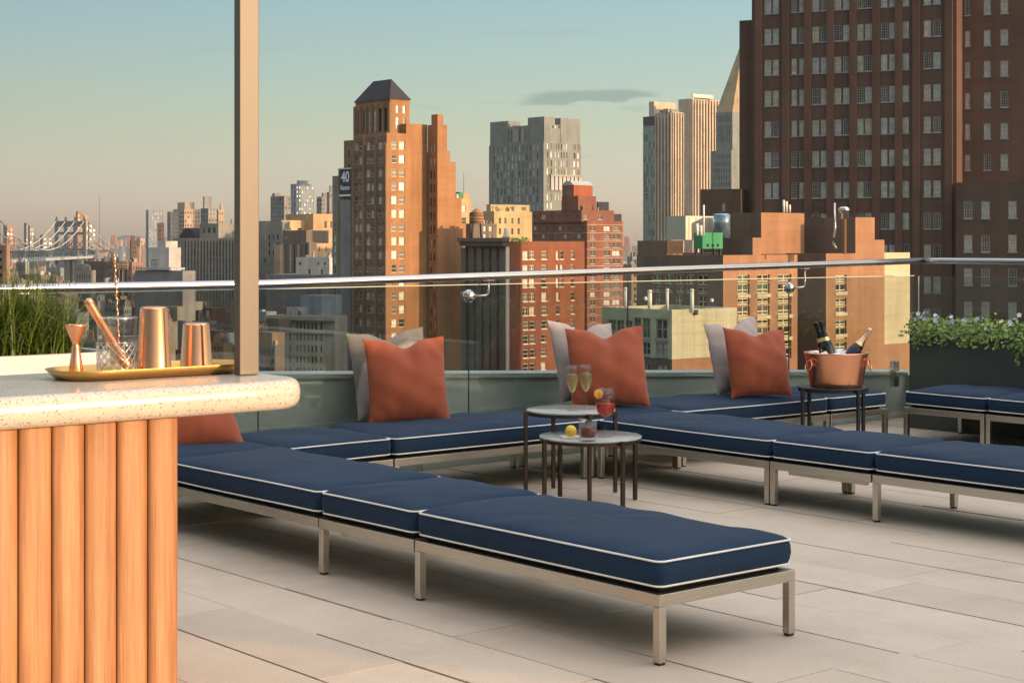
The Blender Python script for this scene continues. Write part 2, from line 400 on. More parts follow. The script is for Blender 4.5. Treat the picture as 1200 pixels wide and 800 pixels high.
cy = scene.cycles; cy.use_denoising=True; cy.max_bounces=10; cy.transparent_max_bounces=24; cy.transmission_bounces=8; cy.glossy_bounces=4
cy.diffuse_bounces=4; cy.caustics_reflective=False; cy.caustics_refractive=False; cy.sample_clamp_indirect=8

# ================================================================== TERRACE
def deck():
    mb = MB(); W=.378; g=.004
    rnd = random.Random(3)
    b = -9.9; k=0
    while b < 4.74:
        a = -1.05 - rnd.random()*1.2
        while a < 11:
            L = rnd.choice((1.22,1.22,1.83))
            a0=max(a,-1.05); a1=min(a+L,11)
            if a1-a0>.05:
                dz = rnd.uniform(-.0025,.0025)
                ga=rnd.uniform(.0008,.003); gb=rnd.choice((.002,.0035,.005,.006)); mb.box(a0+ga,a1-ga,b+gb,min(b+W,4.74)-rnd.choice((.002,.0035,.0045)),-.04,dz,0,'xXyYZ')
            a += L
        b += W; k+=1
    o = mb.build('deck', M['deck'], loc=T(0,0), rz=TH); struct(o)
    mb=MB(); mb.box(-1.45,11,-9.95,5.2,-.5,-.03); o=mb.build('deck_bed', M['joint'], loc=T(0,0), rz=TH); struct(o)
    mb=MB(); mb.box(-1.4,10.9,-9.9,5.15,-56,-.52); o=mb.build('terrace_building', M['terrace_wall'], loc=T(0,0), rz=TH); struct(o)
deck()
def parapet():
    def ptop(b): return .70 if b<-2.2 else .70-.047*(b+2.2)
    t = thing('parapet_wall','grey green metal clad parapet wall outside the glass behind the sofas','wall',T(0,0),TH)
    bs=[-9.9,-7.5,-5.3,-3.6,-2.2,-.6,1.0,2.6,4.1,5.15]
    for i in range(len(bs)-1):
        mb=MB(); b0,b1=bs[i]+.003,bs[i+1]-.003; x0,x1=-1.38,-1.10
        for xa,xb,dz in ((x0,x1,0),):
            z0,z1=ptop(bs[i]),ptop(bs[i+1])
            mb.quad([(x1,b0,-.03),(x1,b1,-.03),(x1,b1,z1),(x1,b0,z0)]); mb.quad([(x0,b1,-.5),(x0,b0,-.5),(x0,b0,z0),(x0,b1,z1)])
            mb.quad([(x0,b0,z0),(x1,b0,z0),(x1,b1,z1),(x0,b1,z1)]); mb.quad([(x0,b0,-.5),(x1,b0,-.5),(x1,b0,z0),(x0,b0,z0)]); mb.quad([(x1,b1,-.5),(x0,b1,-.5),(x0,b1,z1),(x1,b1,z1)])
        mb.build('panel', M['parapet'], t)
        mb=MB(); z0,z1=ptop(bs[i])+.002,ptop(bs[i+1])+.002; xa,xb=-1.41,-1.075; h=.03
        A=[(xa,b0,z0),(xb,b0,z0),(xb,b1,z1),(xa,b1,z1)]; B=[(x,y,z+h) for x,y,z in A]
        mb.quad(A[::-1]); mb.quad(B)
        for k in range(4): mb.quad([A[k],A[(k+1)%4],B[(k+1)%4],B[k]])
        mb.build('coping', M['coping'], t, bevel=.004)
    t2 = thing('parapet_wall','low grey green kerb wall under the glass behind the flower planter','wall',T(0,0),TH)
    mb=MB(); mb.box(-1.095,10.9,4.86,5.15,-.03,.34); mb.build('panel', M['parapet'], t2)
    mb=MB(); mb.box(-1.07,10.9,4.83,5.18,.342,.37); mb.build('coping', M['coping'], t2, bevel=.004)
parapet()
def railz(b):
    if b<-2.03: return 1.298
    return 1.298+(b+2.03)/6.71*.098
GA=-.90
def balustrade():
    t=thing('glass_balustrade','long clear glass balustrade with steel handrail behind the blue sofas and bar','balustrade',T(0,0),TH)
    seams=[-8.9,-7.1,-5.4,-3.72,-2.03,-.35,1.17,3.0,4.68]
    for i in range(len(seams)-1):
        mb=MB(); b0,b1=seams[i]+.002,seams[i+1]-.002
        mb.box(GA-.005,GA+.005,b0,b1,.08,1.262,0,'xX'); mb.box(GA-.005,GA+.005,b0,b1,.08,1.262,1,'zZ'); mb.box(GA-.005,GA+.005,b0,b1,.08,1.262,2,'yY')
        gp=mb.build('glass_panel',[M['pane'],M['glass_edge'],M['seam']],t)
        mb=MB(); mb.box(GA-.006,GA+.006,b0,b1,1.2625,1.2675); mb.build('cap_strip',M['glass_edge'],gp)
    mb=MB(); pts=[(GA+.07,b,railz(b)) for b in (-9.5,-7,-5,-3.5,-2.03)]+[(GA+.07,b,railz(b)) for b in (-1,0,1,2,3,4,4.70)]
    mb.tube(pts,.0265,16); mb.build('handrail',M['rail'],t)
    for b in (-7.1,-3.72,-.35,3.0):
        r=MB(); z=1.262-.075
        mtx=Matrix.Translation((GA+.02,b,z))@Matrix.Rotation(R(90),4,'Y')
        r.lathe([(0.004,-.03),(.044,-.03),(.047,-.026),(.047,-.008),(.040,-.004),(.036,.012),(.030,.022),(.022,.026),(.003,.027)],24,mtx=mtx)
        c=r.build('clamp',M['chrome'],t)
        a=MB(); a.tube([(GA+.05,b+.02,z),(GA+.06,b+.10,z+.003),(GA+.068,b+.118,z+.012),(GA+.07,b+.12,z+.03),(GA+.07,b+.12,railz(b)-.03)],.0085,10)
        a.build('arm',M['chrome'],c)
        p=MB(); p.box(GA+.05,GA+.09,b+.085,b+.155,railz(b)-.034,railz(b)-.024); p.build('saddle',M['chrome'],c,bevel=.002)
    t=thing('glass_balustrade','shorter clear glass balustrade with steel handrail behind the flower planter','balustrade',T(0,0),TH)
    sa=[GA+.03,.95,2.7,4.5,6.3,8.1]
    for i in range(len(sa)-1):
        mb=MB(); mb.box(sa[i]+.02,sa[i+1]-.006,4.673,4.687,.10,1.262,0,'yY'); mb.box(sa[i]+.02,sa[i+1]-.006,4.673,4.687,.10,1.262,1,'xXzZ')
        mb.build('glass_panel',[M['pane'],M['glass_edge']],t)
    mb=MB(); mb.tube([(GA+.07,4.70,1.3965),(GA+.2,4.70,1.397),(2,4.70,1.40),(8,4.70,1.40)],.0265,16); mb.build('handrail',M['rail'],t)
    mb=MB(); mb.box(GA-.05,GA+.0,4.40,4.47,.30,.52); mb.box(GA+.001,GA+.10,4.415,4.455,.40,.43)
    mb.lathe([(.002,-.02),(.03,-.02),(.032,0),(.028,.03),(.002,.034)],16,mtx=Matrix.Translation((GA+.12,4.52,.415))@Matrix.Rotation(R(90),4,'X'))
    mb.build('clamp',M['chrome'],t,bevel=.003)
balustrade()
# ---------------------------------------------------------------- lounge modules
def cushion_mesh(L, Wd, seed):
    """top surface crowned cushion, local x 0..L, y 0..Wd, z from .285"""
    rnd=random.Random(seed)
    ins=.012; r=.035; z0,z1=.284,.380
    out=densify(rrect(L-2*ins,Wd-2*ins,r,6),.035)
    cx,cy=L/2,Wd/2
    ph=[rnd.uniform(0,6.3) for _ in range(6)]
    def wob(x,y): return .005*math.sin(x*6+ph[0])*math.sin(y*8+ph[1])+.0035*math.sin(x*14+ph[2]+y*5)+.002*math.sin(23*x-17*y+ph[3])
    mb=MB(); rings=[]
    def ring(off,z,f=1.0):
        pts=[]
        for (x,y) in out:
            l=math.hypot(x/(L/2),y/(Wd/2)) or 1
            sx=(L/2-ins+off)/(L/2-ins); sy=(Wd/2-ins+off)/(Wd/2-ins)
            pts.append((cx+x*sx*f, cy+y*sy*f, z))
        return pts
    rings.append(ring(-.03,z0-.004)); rings.append(ring(-.004,z0))
    for k,(o,z) in enumerate(((.004,z0+.02),(.008,z0+.045),(.006,z0+.075),(0,z1))): rings.append(ring(o,z))
    for f,h in ((.985,.007),(.96,.013),(.92,.019),(.86,.025),(.76,.031),(.62,.035),(.45,.038),(.28,.040),(.12,.041)):
        pr=ring(0,0,f)
        # inset is uniform near the border so ends and sides round alike
        pr2=[]
        for (x,y,_),(ox,oy) in zip(pr,out):
            d=(1-f)*Wd*.5
            if f>.7:
                x2=cx+math.copysign(max(0,abs(ox)-d),ox); y2=cy+math.copysign(max(0,abs(oy)-d),oy)
                x,y=x2,y2
            else:
                ff=(f/.76); d7=.24*Wd*.5
                x=cx+math.copysign(max(0,abs(ox)-d7),ox)*ff; y=cy+math.copysign(max(0,abs(oy)-d7),oy)*ff
            pr2.append((x,y,z1+h+wob(x,y)*min(1,h/.03)))
        rings.append(pr2)
    mb.loft(rings,0,True,True,True)
    pt=MB(); lines=[]
    for z,off in ((z1,.004),(z0+.004,.002)):
        p=[(x,y,z+.003*math.sin(3.1*x+ph[3]+z*9)*math.sin(2.3*y+ph[4])) for x,y,_ in ring(off,z)]
        q=MB(); q.tube(p,.0042,6,closed=True); lines.append(q)
    return mb, lines
def module(label, a0, b0, L, Wd, legs, along='a', seed=1, group=None):
    """steel framed bench; L along its long axis; legs = positions (0..1 end flags)"""
    if along=='a': loc,rz=T(a0,b0),TH
    else: loc,rz=T(a0,b0),TH+PI/2     # local x along +v, local y along -u
    t=thing('lounge_bench',label,'bench',loc,rz,group)
    f=MB(); q=.036; e=.003
    f.box(e,L-e,e,e+q,.216,.262); f.box(e,L-e,Wd-e-q,Wd-e,.216,.262)
    f.box(e,e+q,e+q+.0005,Wd-e-q-.0005,.216,.262); f.box(L-e-q,L-e,e+q+.0005,Wd-e-q-.0005,.216,.262)
    f.build('frame',M['steel'],t,bevel=.003)
    s=MB(); s.box(.05,L-.05,.05,Wd-.05,.2635,.279); s.box(.06,L-.06,.06,Wd-.06,.235,.263); s.build('sling',M['sling'],t)
    if 'r' in legs:
        k=MB(); k.box(L*.12,L*.88,.07,.10,.185,.208); k.box(L*.12,L*.88,Wd-.10,Wd-.07,.185,.208); k.build('link_bar',M['steel'],t,bevel=.002)
    for end in legs:
        if end=='r': continue
        x=e if end=='0' else L-e-q
        for y in (e,Wd-e-q):
            l=MB(); l.box(x,x+q,y,y+q,.010,.2155); lo=l.build('leg',M['steel'],t,bevel=.003)
            p=MB(); p.box(x+.004,x+q-.004,y+.004,y+q-.004,.0015,.0098); p.build('foot_pad',M['rubber'],lo)
    c,lines=cushion_mesh(L,Wd,seed); cu=c.build('cushion',M['navy'],t)
    for q2 in lines: q2.build('piping',M['piping'],cu)
    return t
W=.765
G1='navy cushioned lounge benches'
module('long navy lounge bench nearest the viewer, its steel end facing out on the open deck',2.25,-3.18,1.50,W,'01','a',1,G1)
module('square navy bench between the two long benches of the row by the bar',1.5,-3.18,.745,W,'0r','a',2,G1)
module('long navy bench partly hidden by the wooden bar, behind the square bench',0.0,-3.18,1.495,W,'0','a',3,G1)
module('corner navy bench at the glass with a lone orange pillow, behind the stone counter',0.0,-3.185,.77,W,'01','b',4,G1)
module('square navy bench against the glass, left of the bench with the first pillow pair',0.0,-2.41,.77,W,'0','b',5,G1)
module('long navy bench against the glass carrying the leftmost pillow pair',0.0,-1.635,1.575,W,'01','b',6,G1)
module('square navy bench against the glass carrying the middle pillow pair behind the champagne flutes',0.0,-.03,.83,W,'01','b',7,G1)
module('long navy bench against the glass carrying the pillow pair beside the ice bucket',0.0,.83,1.59,W,'01','b',8,G1)
module('short navy bench end against the glass just behind the ice bucket table',0.0,2.43,.70,W,'01','b',9,G1)
module('long navy bench running out from the glass just right of the drink tables',.012,.0,1.488,W,'01','a',10,G1)
module('square navy bench in the middle of the right row, paired leg at its left end',1.503,.0,.745,W,'0r','a',11,G1)
module('long navy bench cut by the right picture edge, in front of the square bench',2.252,.0,1.5,W,'01','a',12,G1)
module('square navy bench below the flower planter, at the back corner',.0,3.31,.745,W,'01','a',13,G1)
module('long navy bench below the flower planter, cut by the right edge of the picture',.752,3.31,1.5,W,'01','a',14,G1)
# ---------------------------------------------------------------- pillows
def pillow(px, ybot, D, size, yaw, lean, m, label, chop=.06, seed=1, thick=.085, h=None, roll=0, z0=None):
    n=34; mb=MB(); rnd=random.Random(seed); h=h or size
    ph=[rnd.uniform(0,6.28) for _ in range(8)]
    rx_=rnd.uniform(.015,.045); sl=rnd.uniform(-.025,.025)
    def P(s,t,side):
        prof=max(0,(1-abs(s)**2.2))**.62*max(0,(1-abs(t)**2.2))**.62
        x=size/2*s*(1-rx_*(1-t*t)); z=h/2*t*(1-.035*(1-s*s))+sl*s*max(0,t)
        v=((t+1)/2)**2
        z-=chop*math.exp(-(s/.30)**2)*v*1.15
        # fullness sags to the bottom; karate chop pulls the middle in at the top
        th=thick*prof*(1.12-.22*t)
        th*=1.22; th-=chop*.55*math.exp(-((s-.02)/.22)**2)*max(0,t)**1.3*prof
        wr=.008*prof**.5*(math.sin(7*s+3*t+ph[0])*math.sin(5*t-2*s+ph[1]))+.006*prof**.3*math.sin(13*s*(.5+abs(t))+ph[2])*max(0,abs(t)-.2)+.005*prof**.3*math.sin(11*t*(.6+abs(s))+5*s+ph[3])*max(0,abs(s)-.35)
        corner=(abs(s)*abs(t))**6
        y=side*(max(th,.003)+wr)
        x*=1+.03*corner; z*=1+.03*corner
        return (x,y,z+h/2)
    for side in (-1,1):
        base=len(mb.v)
        for i in range(n+1):
            for j in range(n+1):
                # cluster samples to the rim
                s=math.sin((i/n*2-1)*PI/2); t=math.sin((j/n*2-1)*PI/2)
                mb.v.append(P(s,t,side))
        for i in range(n):
            for j in range(n):
                a=base+i*(n+1)+j; q=(a,a+n+1,a+n+2,a+1)
                mb.f.append(q if side<0 else q[::-1]); mb.m.append(0); mb.sm.append(True)
    # close the rim
    N=(n+1)*(n+1)
    rim=[i*(n+1) for i in range(n)]+[n*(n+1)+j for j in range(n)]+[i*(n+1)+n for i in range(n,0,-1)]+[j for j in range(n,0,-1)]
    for k in range(len(rim)):
        a,b=rim[k],rim[(k+1)%len(rim)]
        mb.f.append((a,a+N,b+N,b)); mb.m.append(0); mb.sm.append(True)
    z=zat(ybot,D) if z0 is None else z0
    o=mb.build('throw_pillow',m,loc=atpx(px,D,z)); o.rotation_euler=(-R(lean),R(roll),R(yaw)); o.rotation_mode='XYZ'
    tag(o,label,'pillow','throw pillows on the benches'); return o
pillow(466,488,11.02,.58,34,17,M['grey_fab'],'pale grey pillow standing behind the leftmost upright orange pillow',.045,11,.08)
pillow(481,495,10.72,.545,24,13,M['orange'],'leftmost upright orange pillow, leaning on a grey one in front of the tan tower',.05,12,.09)
pillow(695,468,11.86,.56,36,16,M['grey_fab'],'pale grey pillow behind the champagne flutes, its corner pointing up left',.06,13,.085)
pillow(716,476,11.52,.555,14,17,M['orange'],'orange pillow with a dented top just behind the champagne flutes',.06,14,.095)
pillow(872,459,12.62,.55,38,16,M['grey_fab'],'pale grey pillow behind the orange one left of the ice bucket',.05,15,.08)
pillow(893,464,12.30,.50,22,14,M['orange'],'orange pillow standing left of the copper ice bucket',.04,16,.09)
pillow(232,524,9.45,.56,35,38,M['orange'],'orange pillow half hidden under the edge of the stone bar counter',.05,17,.09,z0=.405)
# ---------------------------------------------------------------- round tables
def round_table(label, x, y, h, r, legmat, topmat, ang0, leg_r=.011, seed=0):
    t=thing('side_table',label,'table',(x,y,0),0,'round side tables')
    mb=MB(); mb.lathe([(.002,h-.012),(r-.004,h-.012),(r,h-.010),(r,h-.002),(r-.003,h),(.002,h)],64); mb.build('tabletop',topmat,t)
    mb=MB(); mb.lathe([(r-.03,h-.032),(r-.004,h-.032),(r-.004,h-.0125),(r-.03,h-.0125),(r-.03,h-.032)],64,sm=False); mb.build('rim',legmat,t)
    for k in range(4):
        a=ang0+k*PI/2; c,s=math.cos(a),math.sin(a); R1=r+.022
        l=MB(); q=leg_r
        mtx=Matrix.Rotation(a,4,'Z')
        b=MB(); b.box(R1-q,R1+q,-q,q,.004,h-.004); b.box(r-.02,R1-q-.0005,-q,q,h-.031,h-.013)
        b.v=[tuple(mtx@Vector(p)) for p in b.v]
        b.build('leg',legmat,t,bevel=.002)
    return t
def P2(px,D): return (px-600)/F*D, D
x,y=P2(669,10.30); round_table('taller round bronze table at the back, holding two champagne flutes',x,y,.53,.275,M['bronze'],M['tabletop'],R(20)); TB=(x,y,.53)
x,y=P2(692,9.93); round_table('lower round bronze table in front, holding a red spritz and a tumbler',x,y,.41,.305,M['bronze'],M['tabletop'],R(32)); TA=(x,y,.41)
x,y=P2(976.5,12.1); round_table('black round table holding the copper ice bucket',x,y,.515,.255,M['blackmetal'],M['blackmetal'],R(28)); TC=(x,y,.515)
# ---------------------------------------------------------------- glasses
def shell(prof_out, t=.0015):
    """thin glass shell: outer up, inner down"""
    inn=[(max(r-t,.0006),z+ (t if k==0 else 0)) for k,(r,z) in enumerate(prof_out)]
    return prof_out+inn[::-1]
def flute(px, D, z, label):
    x,y=P2(px,D); t=thing('champagne_flute',label,'glass',(x,y,z+.001),0,'champagne flutes')
    mb=MB(); mb.lathe([(.001,0),(.036,0),(.036,.002),(.012,.006),(.0045,.014),(.004,.09),(.006,.105),(.001,.107)],20); mb.build('stem',M['stem'],t)
    bowl=[(.008,.108),(.018,.122),(.029,.145),(.036,.175),(.0375,.20),(.0355,.235),(.033,.275)]
    mb=MB(); mb.lathe(shell(bowl),28); mb.build('bowl',M['stem'],t)
    mb=MB(); mb.lathe([(.001,.111),(.008,.1115),(.0165,.1235),(.0272,.146),(.0342,.1755),(.0358,.20),(.0348,.222),(.001,.222)],28); mb.build('wine',M['champagne'],t)
    return t
flute(670.5,10.20,.53,'left one of the two champagne flutes on the taller table')
flute(686.5,10.27,.53,'right one of the two champagne flutes on the taller table')
def spritz():
    x,y=P2(709.5,9.86); t=thing('wine_glass','wine glass of bright red spritz with an orange slice on the front table','glass',(x,y,.411))
    mb=MB(); mb.lathe([(.001,0),(.042,0),(.042,.002),(.012,.006),(.005,.014),(.0042,.095),(.007,.112),(.001,.114)],24); mb.build('stem',M['stem'],t)
    bowl=[(.008,.115),(.03,.125),(.048,.145),(.057,.175),(.057,.20),(.052,.235),(.045,.285)]
    mb=MB(); mb.lathe(shell(bowl),32); mb.build('bowl',M['stem'],t)
    mb=MB(); mb.lathe([(.001,.118),(.008,.1185),(.029,.128),(.0462,.147),(.0552,.1755),(.0555,.197),(.001,.197)],32); mb.build('drink',M['spritz'],t)
    mb=MB(); mb.box(-.02,.02,-.02,.018,.183,.215); mb.build('ice_cube',M['stem'],t,bevel=.005)
    mb=MB(); mb.lathe([(.001,-.002),(.026,-.002),(.028,0),(.026,.002),(.001,.002)],24,mtx=Matrix.Translation((-.042,-.022,.253))@Matrix.Rotation(R(28),4,'Y')@Matrix.Rotation(R(78),4,'X')); mb.build('orange_slice',M['orange_peel'],t)
spritz()
def tumbler():
    x,y=P2(689,9.66); t=thing('tumbler','low tumbler of dark red drink on the front table','glass',(x,y,.411))
    mb=MB(); mb.lathe([(.001,.0),(.046,.0),(.050,.004),(.052,.112),(.0495,.112),(.047,.022),(.001,.022)],28); mb.build('cup',M['stem'],t)
    mb=MB(); mb.lathe([(.001,.023),(.0462,.023),(.0482,.076),(.001,.076)],28); mb.build('drink',M['negroni'],t)
    mb=MB(); mb.box(-.022,.018,-.02,.02,.055,.088); mb.build('ice_cube',M['stem'],t,bevel=.006)
tumbler()
x,y=P2(668,9.80)
mb=MB(); mb.box(-.055,.055,-.04,.04,0,.012); o=mb.build('dish',M['dish'],loc=(x,y,.411),rz=R(12),bevel=.004); tag(o,'small cream rectangular dish left of the tumbler','dish')
mb=MB(); mb.lathe([(.001,0),(.016,.003),(.028,.014),(.033,.03),(.031,.046),(.02,.059),(.006,.065),(.001,.066)],24); o=mb.build('lemon',M['lemon'],loc=(x-.006,y,.4235)); o.rotation_euler=(R(12),R(20),0); tag(o,'peeled yellow lemon lying on the cream dish','lemon')
# ---------------------------------------------------------------- ice bucket and bottles
def bucket():
    x,y,z=TC; t=thing('ice_bucket','round copper ice bucket with ring handles on the black table','bucket',(x+.02,y-.01,z+.001))
    prof=[(.002,0),(.180,0),(.186,.004),(.192,.03),(.2235,.228),(.230,.236),(.233,.243),(.230,.248),(.224,.246),(.216,.228),(.186,.03),(.17,.012),(.002,.012)]
    mb=MB(); mb.lathe(prof,64); mb.build('bowl',M['copper_satin'],t)
    for sg,ang in ((-1,R(205)),(1,R(-22))):
        cx,cyy=.222*math.cos(ang),.222*math.sin(ang)
        mb=MB(); pts=[]
        for k in range(25):
            a=2*PI*k/24; rr=.036
            tx,ty=-math.sin(ang),math.cos(ang)
            pts.append((cx*1.03+tx*rr*math.cos(a)+.012*math.cos(ang)*(1-math.sin(a)), cyy*1.03+ty*rr*math.cos(a)+.012*math.sin(ang)*(1-math.sin(a)), .158+rr*math.sin(a)))
        mb.tube(pts[:-1],.0055,8,closed=True)
        hd=mb.build('handle',M['copper_satin'],t)
        mb=MB(); mb.box(-.012,.012,-.010,.010,-.012,.012); b=mb.build('handle_plate',M['copper_satin'],hd,loc=(cx*.985,cyy*.985,.192),rz=ang,bevel=.003)
    rnd=random.Random(5)
    for k in range(26):
        a=rnd.uniform(0,6.28); r=.17*math.sqrt(rnd.random()); mb=MB(); s=rnd.uniform(.018,.03)
        mb.box(-s,s,-s,s,-s,s); o=mb.build('ice_cube',M['ice'],loc=(x+.02+r*math.cos(a),y-.01+r*math.sin(a),z+.212+rnd.uniform(-.02,.012)),bevel=.007)
        o.rotation_euler=(rnd.random()*3,rnd.random()*3,rnd.random()*3)
        tag(o,'clear ice cube heaped among the bottles in the copper bucket','ice','ice cubes in the bucket')
    mb=MB(); mb.lathe([(.002,.2),(.205,.2),(.203,.194),(.002,.19)],40); o=mb.build('ice_bed',M['ice'],t)
    def bottle(dx,dy,dz,tiltx,tilty,foil,label,lab):
        t2=thing('champagne_bottle',label,'bottle',(x+.02+dx,y-.01+dy,z+dz),0,'bottles in the ice bucket')
        t2.rotation_euler=(R(tiltx),R(tilty),0)
        mb=MB(); mb.lathe([(.002,.004),(.040,.0),(.046,.006),(.047,.02),(.047,.13),(.044,.155),(.036,.185),(.026,.215),(.019,.24),(.0175,.262),(.002,.262)],28); bo=mb.build('glass_body',M['bottle'],t2)
        mb=MB(); mb.lathe([(.0272,.2115),(.0195,.241),(.0172,.265),(.0165,.30),(.019,.305),(.019,.318),(.017,.326),(.012,.331),(.002,.333)],24); mb.build('foil',foil,t2)
        mb=MB(); mb.lathe([(.0365,.1845),(.0282,.2112)],28); mb.build('collar_label',M['foil_gold'],t2)
        mb=MB(); mb.lathe([(.0476,.055),(.0476,.13),(.0452,.150)],28); mb.build('body_label',lab,t2)
    bottle(-.045,-.06,.155,-4,-13,M['foil_black'],'dark bottle with black foil and gold collar, leaning left at the front of the bucket',M['bottle'])
    bottle(-.035,.05,.155,4,-20,M['foil_black'],'dark bottle with black foil and navy label, behind the other black one',M['navy_label'])
    bottle(.055,.0,.150,0,36,M['foil_rose'],'dark bottle with rose gold foil, leaning right in the ice bucket',M['navy_label'])
bucket()
# ---------------------------------------------------------------- bar
def bar():
    t=thing('bar_counter','terrazzo topped bar with upright fluted cedar front at the left edge','bar',T(3.09,-4.23),TH)
    # local x=u: 0 at front edge, -.9 at the back; y=v: 0 at right end, to -3.2
    out=[]; L=3.2; Dp=.90; rc=.17
    def corner(cx,cy2,a0,n=10): return [(cx+rc*math.cos(a0+PI/2*k/n),cy2+rc*math.sin(a0+PI/2*k/n)) for k in range(n+1)]
    out=[(-Dp,-L),(0,-L)]+corner(-rc,-rc,0)+corner(-Dp+rc,-rc,PI/2)
    out=densify(out,.1)
    # inward normals for bullnose
    N=len(out); rings=[]
    nr=[]
    for i in range(N):
        p,q=out[i-1],out[(i+1)%N]; tx,ty=q[0]-p[0],q[1]-p[1]; l=math.hypot(tx,ty); nr.append((-ty/l,tx/l))
    mb=MB(); zt=1.07; zb=.965; h=(zt-zb)/2; zc=(zt+zb)/2; br=.045
    rings.append([(x+n[0]*.20,y+n[1]*.20,zb) for (x,y),n in zip(out,nr)])
    for k in range(13):
        a=-PI/2+PI*k/12; ex=abs(math.cos(a))**.8; ez=math.copysign(abs(math.sin(a))**.8,math.sin(a))
        rings.append([(x+n[0]*br*(1-ex),y+n[1]*br*(1-ex),zc+h*ez) for (x,y),n in zip(out,nr)])
    mb.loft(rings,0,True,True,True)
    mb.build('countertop',M['terrazzo'],t)
    # fluted front boards, shallow convex
    fx=-.09; y1=-.50; bw=.1145
    for k in range(22):
        yb=y1-k*bw; ya=yb-bw
        if ya < -L: break
        q=MB(); sec=[]; n=10
        for j in range(n+1):
            s=j/n; yy=ya+.0025+(bw-.005)*s; d=.012*(1-abs(2*s-1)**2.6)
            sec.append((fx-.02+d,yy))
        for j in range(n):
            q.quad([(sec[j][0],sec[j][1],.02),(sec[j+1][0],sec[j+1][1],.02),(sec[j+1][0],sec[j+1][1],.966),(sec[j][0],sec[j][1],.966)],0,True)
        q.quad([(fx-.04,ya+.0025,.02),(sec[0][0],sec[0][1],.02),(sec[0][0],sec[0][1],.966),(fx-.04,ya+.0025,.966)])
        q.quad([(sec[-1][0],sec[-1][1],.02),(fx-.04,yb-.0025,.02),(fx-.04,yb-.0025,.966),(sec[-1][0],sec[-1][1],.966)])
        q.build('front_board',M['cedar'],t,merge=True)
    mb=MB(); mb.box(-.80,fx-.041,-L+.002,y1-.004,.0,.964); mb.build('cabinet',M['cedar'],t)
    return t
bar()
# post on the counter
mb=MB(); mb.box(-.020,.020,-.041,.041,0,2.6); o=mb.build('post',M['post'],loc=T(2.795,-4.348,1.072),rz=TH,bevel=.003); tag(o,'tall champagne coloured metal post standing on the bar counter','post')
# tray
def tray():
    t=T(2.58,-4.625,1.072); W2,D2=.77,.31
    mb=MB(); base=densify(rrect(W2-.06,D2-.06,.10,5),.05); top=densify(rrect(W2,D2,.13,5),.05)
    n=64
    def resample(pts):
        acc=[0]
        for i in range(len(pts)):
            p,q=pts[i],pts[(i+1)%len(pts)]; acc.append(acc[-1]+math.hypot(q[0]-p[0],q[1]-p[1]))
        out=[];i=0
        for k in range(n):
            s=acc[-1]*k/n
            while acc[i+1]<s: i+=1
            f=(s-acc[i])/max(1e-9,acc[i+1]-acc[i]); p,q=pts[i],pts[(i+1)%len(pts)]
            out.append((p[0]+(q[0]-p[0])*f,p[1]+(q[1]-p[1])*f))
        return out
    b,tp=resample(rrect(W2-.07,D2-.07,.10,6)),resample(rrect(W2,D2,.14,6))
    sc=lambda p,f,z:[(x*f,y*f,z) for x,y in p]
    rings=[sc(b,.02,0),sc(b,.99,0),sc(b,1,.002),sc(tp,1,.034),sc(tp,.993,.0355),sc(tp,.985,.034),sc(b,.985,.006),sc(b,.95,.004),sc(b,.02,.004)]
    mb.loft(rings); o=mb.build('serving_tray',M['brass'],loc=t,rz=TH+PI/2)
    tag(o,'long brushed brass tray with raised rim on the bar counter','tray')
tray()
def on_tray(px,D): return ((px-600)/F*D, D, 1.0775)
def jigger():
    mb=MB(); mb.lathe([(.001,.0),(.027,0),(.028,.004),(.0135,.105),(.0115,.112),(.0115,.118),(.0135,.124),(.036,.180),(.0375,.186),(.0355,.186),(.012,.126),(.001,.124)],32)
    o=mb.build('jigger',M['copper'],loc=on_tray(89,5.90)); tag(o,'small copper jigger at the left end of the brass tray','jigger')
jigger()
def tin(px,D,h,rt,rb,label):
    mb=MB(); mb.lathe([(rb-.003,.0),(rb,.0),(rb+.0012,.004),(rb,.008),(rt,h-.008),(rt-.003,h-.002),(rt-.008,h),(.001,h)],48,cap0=False)
    o=mb.build('shaker_tin',M['copper'],loc=on_tray(px,D)); tag(o,label,'shaker','copper shaker tins'); return o
tin(180.5,6.07,.243,.050,.062,'tall upturned copper shaker tin beside the cut glass')
tin(230,6.24,.176,.049,.061,'short upturned copper shaker tin near the metal post')
def mixing_glass():
    t=thing('mixing_glass','cut crystal mixing glass on the brass tray','glass',on_tray(136.5,6.05))
    mb=MB(); seg=48
    mb.lathe([(.001,0),(.060,0),(.066,.004),(.069,.012),(.070,.12),(.073,.19),(.0742,.203),(.073,.205),(.0705,.203),(.0665,.12),(.064,.03),(.056,.020),(.001,.020)],seg); mb.build('cup',M['stem'],t)
    n=14
    for sg in (-1,1):
        c=MB()
        for k in range(n):
            pts=[]
            for j in range(13):
                z=.014+j/12*.098; a=2*PI*k/n+sg*j/12*1.35
                r=.0692+.001*z/.12; pts.append((r*math.cos(a),r*math.sin(a),z))
            c.tube(pts,.0018,5)
        c.build('cut_pattern',M['cut'],t)
    c=MB(); c.lathe([(.0745,.1995),(.0755,.2035),(.0738,.2062),(.0705,.2045)],seg); c.build('rim',M['cut'],t)
    c=MB(); c.lathe([(.0702,.1135),(.0712,.1150),(.0702,.1165)],seg); c.build('cut_ring',M['cut'],t)
    c=MB(); c.lathe([(.001,.0195),(.055,.0195),(.062,.013),(.062,.004),(.001,.003)],32); c.build('thick_base',M['w_sky'],t) if False else None
mixing_glass()
p=Vector(on_tray(150,6.0))
mb=MB(); d=Vector(((102-148)/F*6.0, -.02, .245)); L=d.length
pts=[(0,0,0)]; 
m4=d.to_track_quat('Z','Y').to_matrix().to_4x4()
